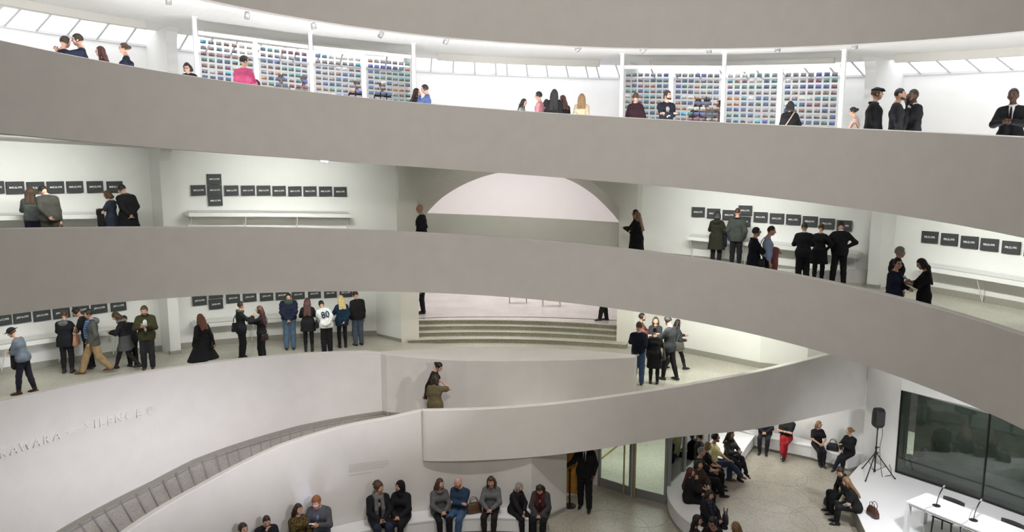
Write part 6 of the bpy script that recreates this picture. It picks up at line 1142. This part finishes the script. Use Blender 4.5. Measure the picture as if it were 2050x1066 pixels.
 {'S': 1.7, 'f': 1, 'pose': 'sit', 'hair': ('dark', 'bob'), 'legs': ((0.02, 0.016, 0.016), 'slim'), 'wear': [('jacket', (0.048, 0.03, 0.022), {'t': 0.045, 'sleeve': 'half'})], 'armL': 'lap', 'armR': 'lap', 'label': 'woman with dark brown hair in a brown fur jacket on the curved bench', 'loc': (5.688, 7.401, 0), 'rz': -2.58},
 {'S': 1.7, 'f': 1, 'pose': 'sit', 'hair': ('dred', 'longback'), 'legs': ((0.012, 0.012, 0.014), 'slim'), 'wear': [('jacket', (0.013, 0.012, 0.014), {'t': 0.034})], 'armL': 'lap', 'armR': 'chin', 'hy': 10, 'label': 'woman with long dark brown hair at the left of the curved bench', 'loc': (5.324, 6.937, 0), 'rz': -1.784},
 {'S': 1.66, 'f': 1, 'pose': 'sit', 'hair': ('dark', 'bob'), 'legs': ((0.018, 0.022, 0.03), 'slim'), 'wear': [('coat', (0.012, 0.012, 0.016), {'hem': 0.62, 'open': 0.05})], 'scarf': ((0.07, 0.07, 0.12), 'speck'), 'armL': 'lap', 'armR': 'lap', 'hp': 10, 'bag': [('floor', (-0.3, 0.34, 0.5), (0.03, 0.012, 0.03), 'dark plum bag on the lap side of the woman with the patterned scarf')], 'label': 'woman with dark hair and a blue patterned scarf seated low on the curved bench', 'loc': (5.409, 5.755, 0), 'rz': -2.421},
 {'S': 1.66, 'f': 1, 'hair': ('black', 'longback'), 'legs': ((0.012, 0.012, 0.014), 'trousers'), 'wear': [('top', (0.025, 0.014, 0.016), {})], 'armL': 'front', 'armR': 'front', 'hy': 25, 'label': 'black-haired woman at the bottom edge, turned to the man with glasses', 'loc': (4.549, 3.841, 0), 'rz': -1.621},
 {'S': 1.74, 'hair': ('black', 'short'), 'legs': ((0.012, 0.012, 0.014), 'trousers'), 'wear': [('top', (0.014, 0.01, 0.012), {'sleeve': 'short'})], 'glasses': 1, 'armL': 'hold', 'armR': 'front', 'skin': 'm', 'hp': 15, 'bag': [('tablet', (-0.3, 0.36, 1.12), (0.02, 0.02, 0.02), 'pale tablet screen held beside the man with glasses')], 'label': 'black-haired man with glasses in a dark T-shirt at the bottom edge', 'loc': (4.857, 3.623, 0), 'rz': -3.91},
 {'S': 1.62, 'f': 1, 'hair': ('dblonde', 'long'), 'legs': ((0.012, 0.012, 0.014), 'trousers'), 'wear': [('jacket', (0.03, 0.03, 0.03), {})], 'label': 'dark blonde head just above the bottom edge of the photo', 'loc': (5.304, 3.544, 0), 'rz': -5.598},
 {'S': 1.7, 'f': 1, 'pose': 'sit', 'hair': ('dark', 'long'), 'legs': ((0.02, 0.022, 0.024), 'slim'), 'boot': 0.3, 'wear': [('jacket', (0.014, 0.014, 0.02), {})], 'armL': 'lap', 'armR': 'lap', 'label': 'person in black leather trousers on the bench corner, torso hidden by the parapet', 'loc': (8.961, 11.197, 0), 'rz': -3.621},
 {'S': 1.76, 'pose': 'sit', 'hair': ('dark', 'short'), 'legs': ((0.3, 0.016, 0.022), 'trousers'), 'shoes': (0.025, 0.025, 0.02), 'wear': [('top', (0.016, 0.018, 0.018), {'sleeve': 'half', 't': 0.025})], 'armL': 'cross', 'armR': 'cross', 'legR': (-0.1, 0.62, 0.26, -0.1, 0.5, 1), 'footR': (-0.2, 1, -0.35), 'label': 'person in red trousers with crossed legs, head hidden by the parapet', 'loc': (9.445, 10.771, 0), 'rz': -3.869},
 {'S': 1.528, 'f': 1, 'pose': 'sit', 'hair': ('dblonde', 'bob'), 'legs': ((0.015, 0.015, 0.018), 'slim'), 'boot': 0.1, 'wear': [('top', (0.013, 0.013, 0.017), {'sleeve': 'short', 't': 0.02})], 'glasses': 1, 'armL': 'lap', 'armR': 'lap', 'hy': -30, 'legR': (0.04, 0.44, 0.085), 'legL': (-0.06, 0.5, 0.085), 'label': 'woman with a blonde bob in a black T-shirt on the alcove bench', 'loc': (10.14, 10.244, 0), 'rz': -3.216},
 {'S': 1.59, 'f': 1, 'pose': 'sit', 'hair': ('dblonde', 'pony'), 'legs': ((0.013, 0.014, 0.02), 'slim'), 'wear': [('top', (0.012, 0.012, 0.014), {'t': 0.026, 'low': 1})], 'armL': 'cross', 'armR': 'lap', 'hy': 45, 'legR': (-0.02, 0.72, 0.2, -0.1, 0.5, 1), 'footR': (-0.1, 1, -0.3), 'bag': [('floor', (0.5, 0.14, 0.45), (0.016, 0.016, 0.018), 'large black handbag on the alcove bench between the two blonde women')], 'label': 'blonde woman with a ponytail in a black sweater at the end of the alcove bench', 'loc': (10.78, 9.577, 0), 'rz': -4.246},
 {'S': 1.74, 'pose': 'sit', 'seat': 0.4, 'hair': ('dark', 'short'), 'legs': ((0.012, 0.012, 0.014), 'trousers'), 'boot': 0.1, 'wear': [('jacket', (0.013, 0.012, 0.012), {'vee': 1.25})], 'scarf': (0.013, 0.012, 0.012), 'scarf_ends': 0, 'armL': 'lap', 'armR': 'lap', 'bag': [('floor', (0.36, 0.3, 0), (0.02, 0.014, 0.013), 'dark leather bag on the floor beside the seated pair')], 'lean': 24, 'hy': -45, 'label': 'dark-haired person in black sitting on the stage edge with a drink', 'loc': (9.44, 6.98, 0), 'rz': -4.8},
 {'S': 1.7, 'f': 1, 'pose': 'sit', 'seat': 0.4, 'hair': ('dblonde', 'longback'), 'legs': ((0.015, 0.016, 0.018), 'slim'), 'wear': [('top', (0.46, 0.4, 0.34), {}), ('jacket', (0.013, 0.014, 0.014), {'sleeve': 'short'})], 'armL': 'lap', 'armR': 'knee', 'bag': [('floor', (-0.2, -0.34, 0.4), (0.075, 0.035, 0.026), 'brown bag lying on the stage behind the long-haired woman')], 'lean': 22, 'label': 'woman with long light brown hair and pale sleeves sitting on the stage edge', 'loc': (9.3, 6.32, 0), 'rz': -5.06},
]
# ================================================================== BAGS AND HELD THINGS
def tote_mesh(w_, h_, d_, hl, slump=0.0):
    m = MB(); secs = []
    for u in (0, .08, .5, .9, 1.0):
        z = -hl-h_*(1-u); ww = w_*(1-.16*u)*(0.9 if u in (0,) else 1); dd = d_*(1-.65*u)*(0.75 if u == 0 else 1)
        secs.append([(ww/2*math.copysign(abs(math.cos(a))**.5, math.cos(a)), dd/2*math.copysign(abs(math.sin(a))**.5, math.sin(a)), z) for a in np.linspace(0, 2*math.pi, 16, endpoint=False)])
    m.add(*loft(secs)); return m
def bag(kind, hand, col, label, root, J, q):
    k = root.scale[0]; T = J['T']; s = 1 if 'R' in (hand if isinstance(hand, str) else '') else -1
    if kind == 'num':
        me = text_mesh('80', 0.30, 0.003, 0.92, 0.004); me.materials.append(cloth(col)); 
        o = bpy.data.objects.new('jersey_number', me); C.objects.link(o); o.parent = root
        c_ = T(.01, -.162, 1.23); R_ = J['RT']@rotx(math.pi/2); o.matrix_local = Matrix([[*R_[0], c_[0]], [*R_[1], c_[1]], [*R_[2], c_[2]], [0, 0, 0, 1]])
        me = text_mesh('RAY', 0.065, 0.003, 1.0, 0.002) if False else None
        return
    nm = {'tote': 'handbag', 'cross': 'shoulder_bag', 'strap': 'shoulder_bag', 'satchel': 'shoulder_bag', 'coat': 'coat', 'paper': 'leaflet', 'cup': 'cup', 'phone': 'phone', 'bottle': 'bottle', 'floor': 'handbag', 'tablet': 'tablet'}[kind]
    lm = cloth(col, 'leather')
    def root_at(p, rz=0):
        e = empty(nm, wpt(root, p), root.rotation_euler.z+rz); e.scale = root.scale; tag(e, label, {'handbag': 'bag', 'shoulder_bag': 'bag'}.get(nm, nm)); return e
    if kind == 'tote':
        if 'S' in hand: a = T(s*.19, -.02, 1.30); hl = .24
        else: a = J['wr'+hand]+J['hd'+hand]*.06; hl = .15
        a = np.array(a)+_v(s*.085 if 'S' in hand else 0, -.02, 0)
        e = root_at(a, math.pi/2 if 'S' in hand else math.pi/2*.8)
        o = tote_mesh(.34, .27, .14, hl).build('bag_body', lm, e, True)
        for y in (-.025, .025):
            m = MB(); m.tube([(-.10, y, -hl-.02), (-.085, y*.6, -hl*.45), (-.03, y*.3, -.005), (.03, y*.3, -.005), (.085, y*.6, -hl*.45), (.10, y, -hl-.02)], .008, 6); m.build('handle', lm, e)
    elif kind in ('cross', 'strap', 'satchel'):
        t_ = .155 if kind != 'strap' else .165; sd = s
        pts = [T(-sd*.13, .06, 1.44), T(-sd*.12, -.06, 1.455), T(-sd*.07, -t_, 1.33), T(sd*.02, -t_-.01, 1.18), T(sd*.13, -t_+.02, 1.02), T(sd*.20, -.06, .95)]
        p0 = T(sd*.20, -.10, .93); e = root_at(p0)
        m = MB(); m.tube(catmull([tuple(np.array(x)-np.array(p0)) for x in pts], 3), .010 if kind != 'strap' else .016, 6); m.build('strap', lm, e)
        if kind != 'strap':
            m = tote_mesh(.27, .19, .09, 0.0); o = m.build('bag_body', lm, e, True); o.location = (sd*.02, -.06, .02); o.rotation_euler = (0, 0, sd*.6)
    elif kind == 'coat':
        el, wr = J['el'+hand], J['wr'+hand]; c_ = el*.35+wr*.65; D_ = Sdf(); rr = random.Random(4); u = (wr-el)
        for i in range(5):
            a = el+u*(.35+.16*i)+_v(0, 0, .03); ln_ = (.36, .44, .40, .46, .34)[i]
            D_.cap(a, a+_v(rr.uniform(-.03, .03), rr.uniform(-.02, .04), -ln_), .055, .062, k=.05)
            D_.cap(el+u*.3+_v(0, 0, .045), wr+_v(0, 0, .045), .05, .05, k=.05)
        D_.lo = [x for x in D_.lo]; e = root_at(c_); v_, f_ = surf(D_, .024); put('folded_cloth', v_-np.array(c_), f_, cloth(col), e)
        m = Sdf().cap(c_+_v(-.05, .05, -.02), c_+_v(.06, .05, -.10), .045, .04); v_, f_ = surf(m, .022); put('sleeve', v_-np.array(c_), f_, cloth(col), e)
    elif kind == 'paper':
        c_ = J['wr'+hand]+J['hd'+hand]*.10+_v(-.05*s, .02, .02); e = root_at(c_)
        for sx in (-1, 1):
            v_ = [(0, 0, 0), (sx*.13, -.02, .045), (sx*.13, .17, .075), (0, .17, .03)]; v_ += [(x, y, z+.003) for x, y, z in v_]
            mesh('page', v_, [(0, 1, 2, 3), (4, 7, 6, 5), (0, 4, 5, 1), (1, 5, 6, 2), (2, 6, 7, 3), (3, 7, 4, 0)], cloth(col), e)
    elif kind == 'cup':
        c_ = J['wr'+hand]+J['hd'+hand]*.09+_v(0, .02, .01); e = root_at(c_)
        MB().lathe([(0, -.03), (.028, -.03), (.036, .07), (.033, .07), (.026, -.025), (0, -.025)], 14).build('cup_body', M['glass'] if col[0] > .7 else cloth(col), e, True)
        MB().lathe([(0, -.02), (.028, -.02), (.031, .03), (0, .03)], 12).build('drink', cloth((.35, .22, .08)), e)
    elif kind == 'bottle':
        c_ = J['wr'+hand]+J['hd'+hand]*.09; e = root_at(c_)
        MB().lathe([(0, -.12), (.03, -.12), (.03, .02), (.012, .07), (.012, .10), (0, .10)], 14).build('bottle_body', M['glass'], e, True)
        MB().lathe([(0, .10), (.015, .10), (.015, .12), (0, .12)], 10).build('bottle_cap', cloth((.05, .05, .05)), e)
    elif kind == 'phone':
        c_ = J['wr'+hand]+J['hd'+hand]*.10+_v(.03, .02, .02); e = root_at(c_, 0); e.rotation_euler = (math.radians(35), 0, root.rotation_euler.z)
        bevel(MB().box(0, 0, 0, .075, .145, .009).build('phone_body', M['black'], e), .003)
        MB().box(0, 0, .0055, .066, .128, .002).build('screen', M['screen'], e)
        L_ = wpt(root, J['wr'+hand]+_v(.02, .16, .05)); spot('phone_glow', L_, (Vector(wpt(root, J['hc']))+Vector((0, 0, .12))), 6, (0.62, 0.68, 1.0), 1.5, 0.8, 0.03)
    elif kind == 'tablet':
        e = root_at(_v(*hand)); bevel(MB().box(0, 0, 0, .012, .20, .27).build('tablet_body', M['black'], e), .003); MB().box(.007, 0, 0, .002, .18, .245).build('screen', M['tabscreen'], e)
    elif kind == 'floor':
        e = root_at(_v(hand[0], hand[1], hand[2]/k), .5)
        m = MB(); secs = []
        for u, ww, dd in ((0, .85, .8), (.06, 1, 1), (.5, .98, .9), (.85, .8, .55), (1.0, .7, .3)):
            secs.append([(.19*ww*math.copysign(abs(math.cos(a))**.6, math.cos(a)), .085*dd*math.copysign(abs(math.sin(a))**.6, math.sin(a)), .24*u+.004*math.sin(3*a)) for a in np.linspace(0, 2*math.pi, 18, endpoint=False)])
        m.add(*loft(secs)); m.build('bag_body', lm, e, True)
        for y in (-.03, .03): MB().tube(catmull([(-.09, y, .22), (-.085, y*1.3, .32), (0, y*1.6, .37), (.085, y*1.3, .32), (.09, y, .22)], 3), .008, 6).build('handle', lm, e)
M['screen'] = new_mat('phone_screen', (.6, .65, .9), .3, emis=(.62, .66, 1.0), estr=14.0)
M['tabscreen'] = new_mat('tablet_screen', (.5, .5, .48), .3, emis=(.55, .55, .5), estr=.35)
for q in FOLK:
    r_, J_ = person(q)
    for b_ in q.get('bag', ()): bag(*b_, r_, J_, q)
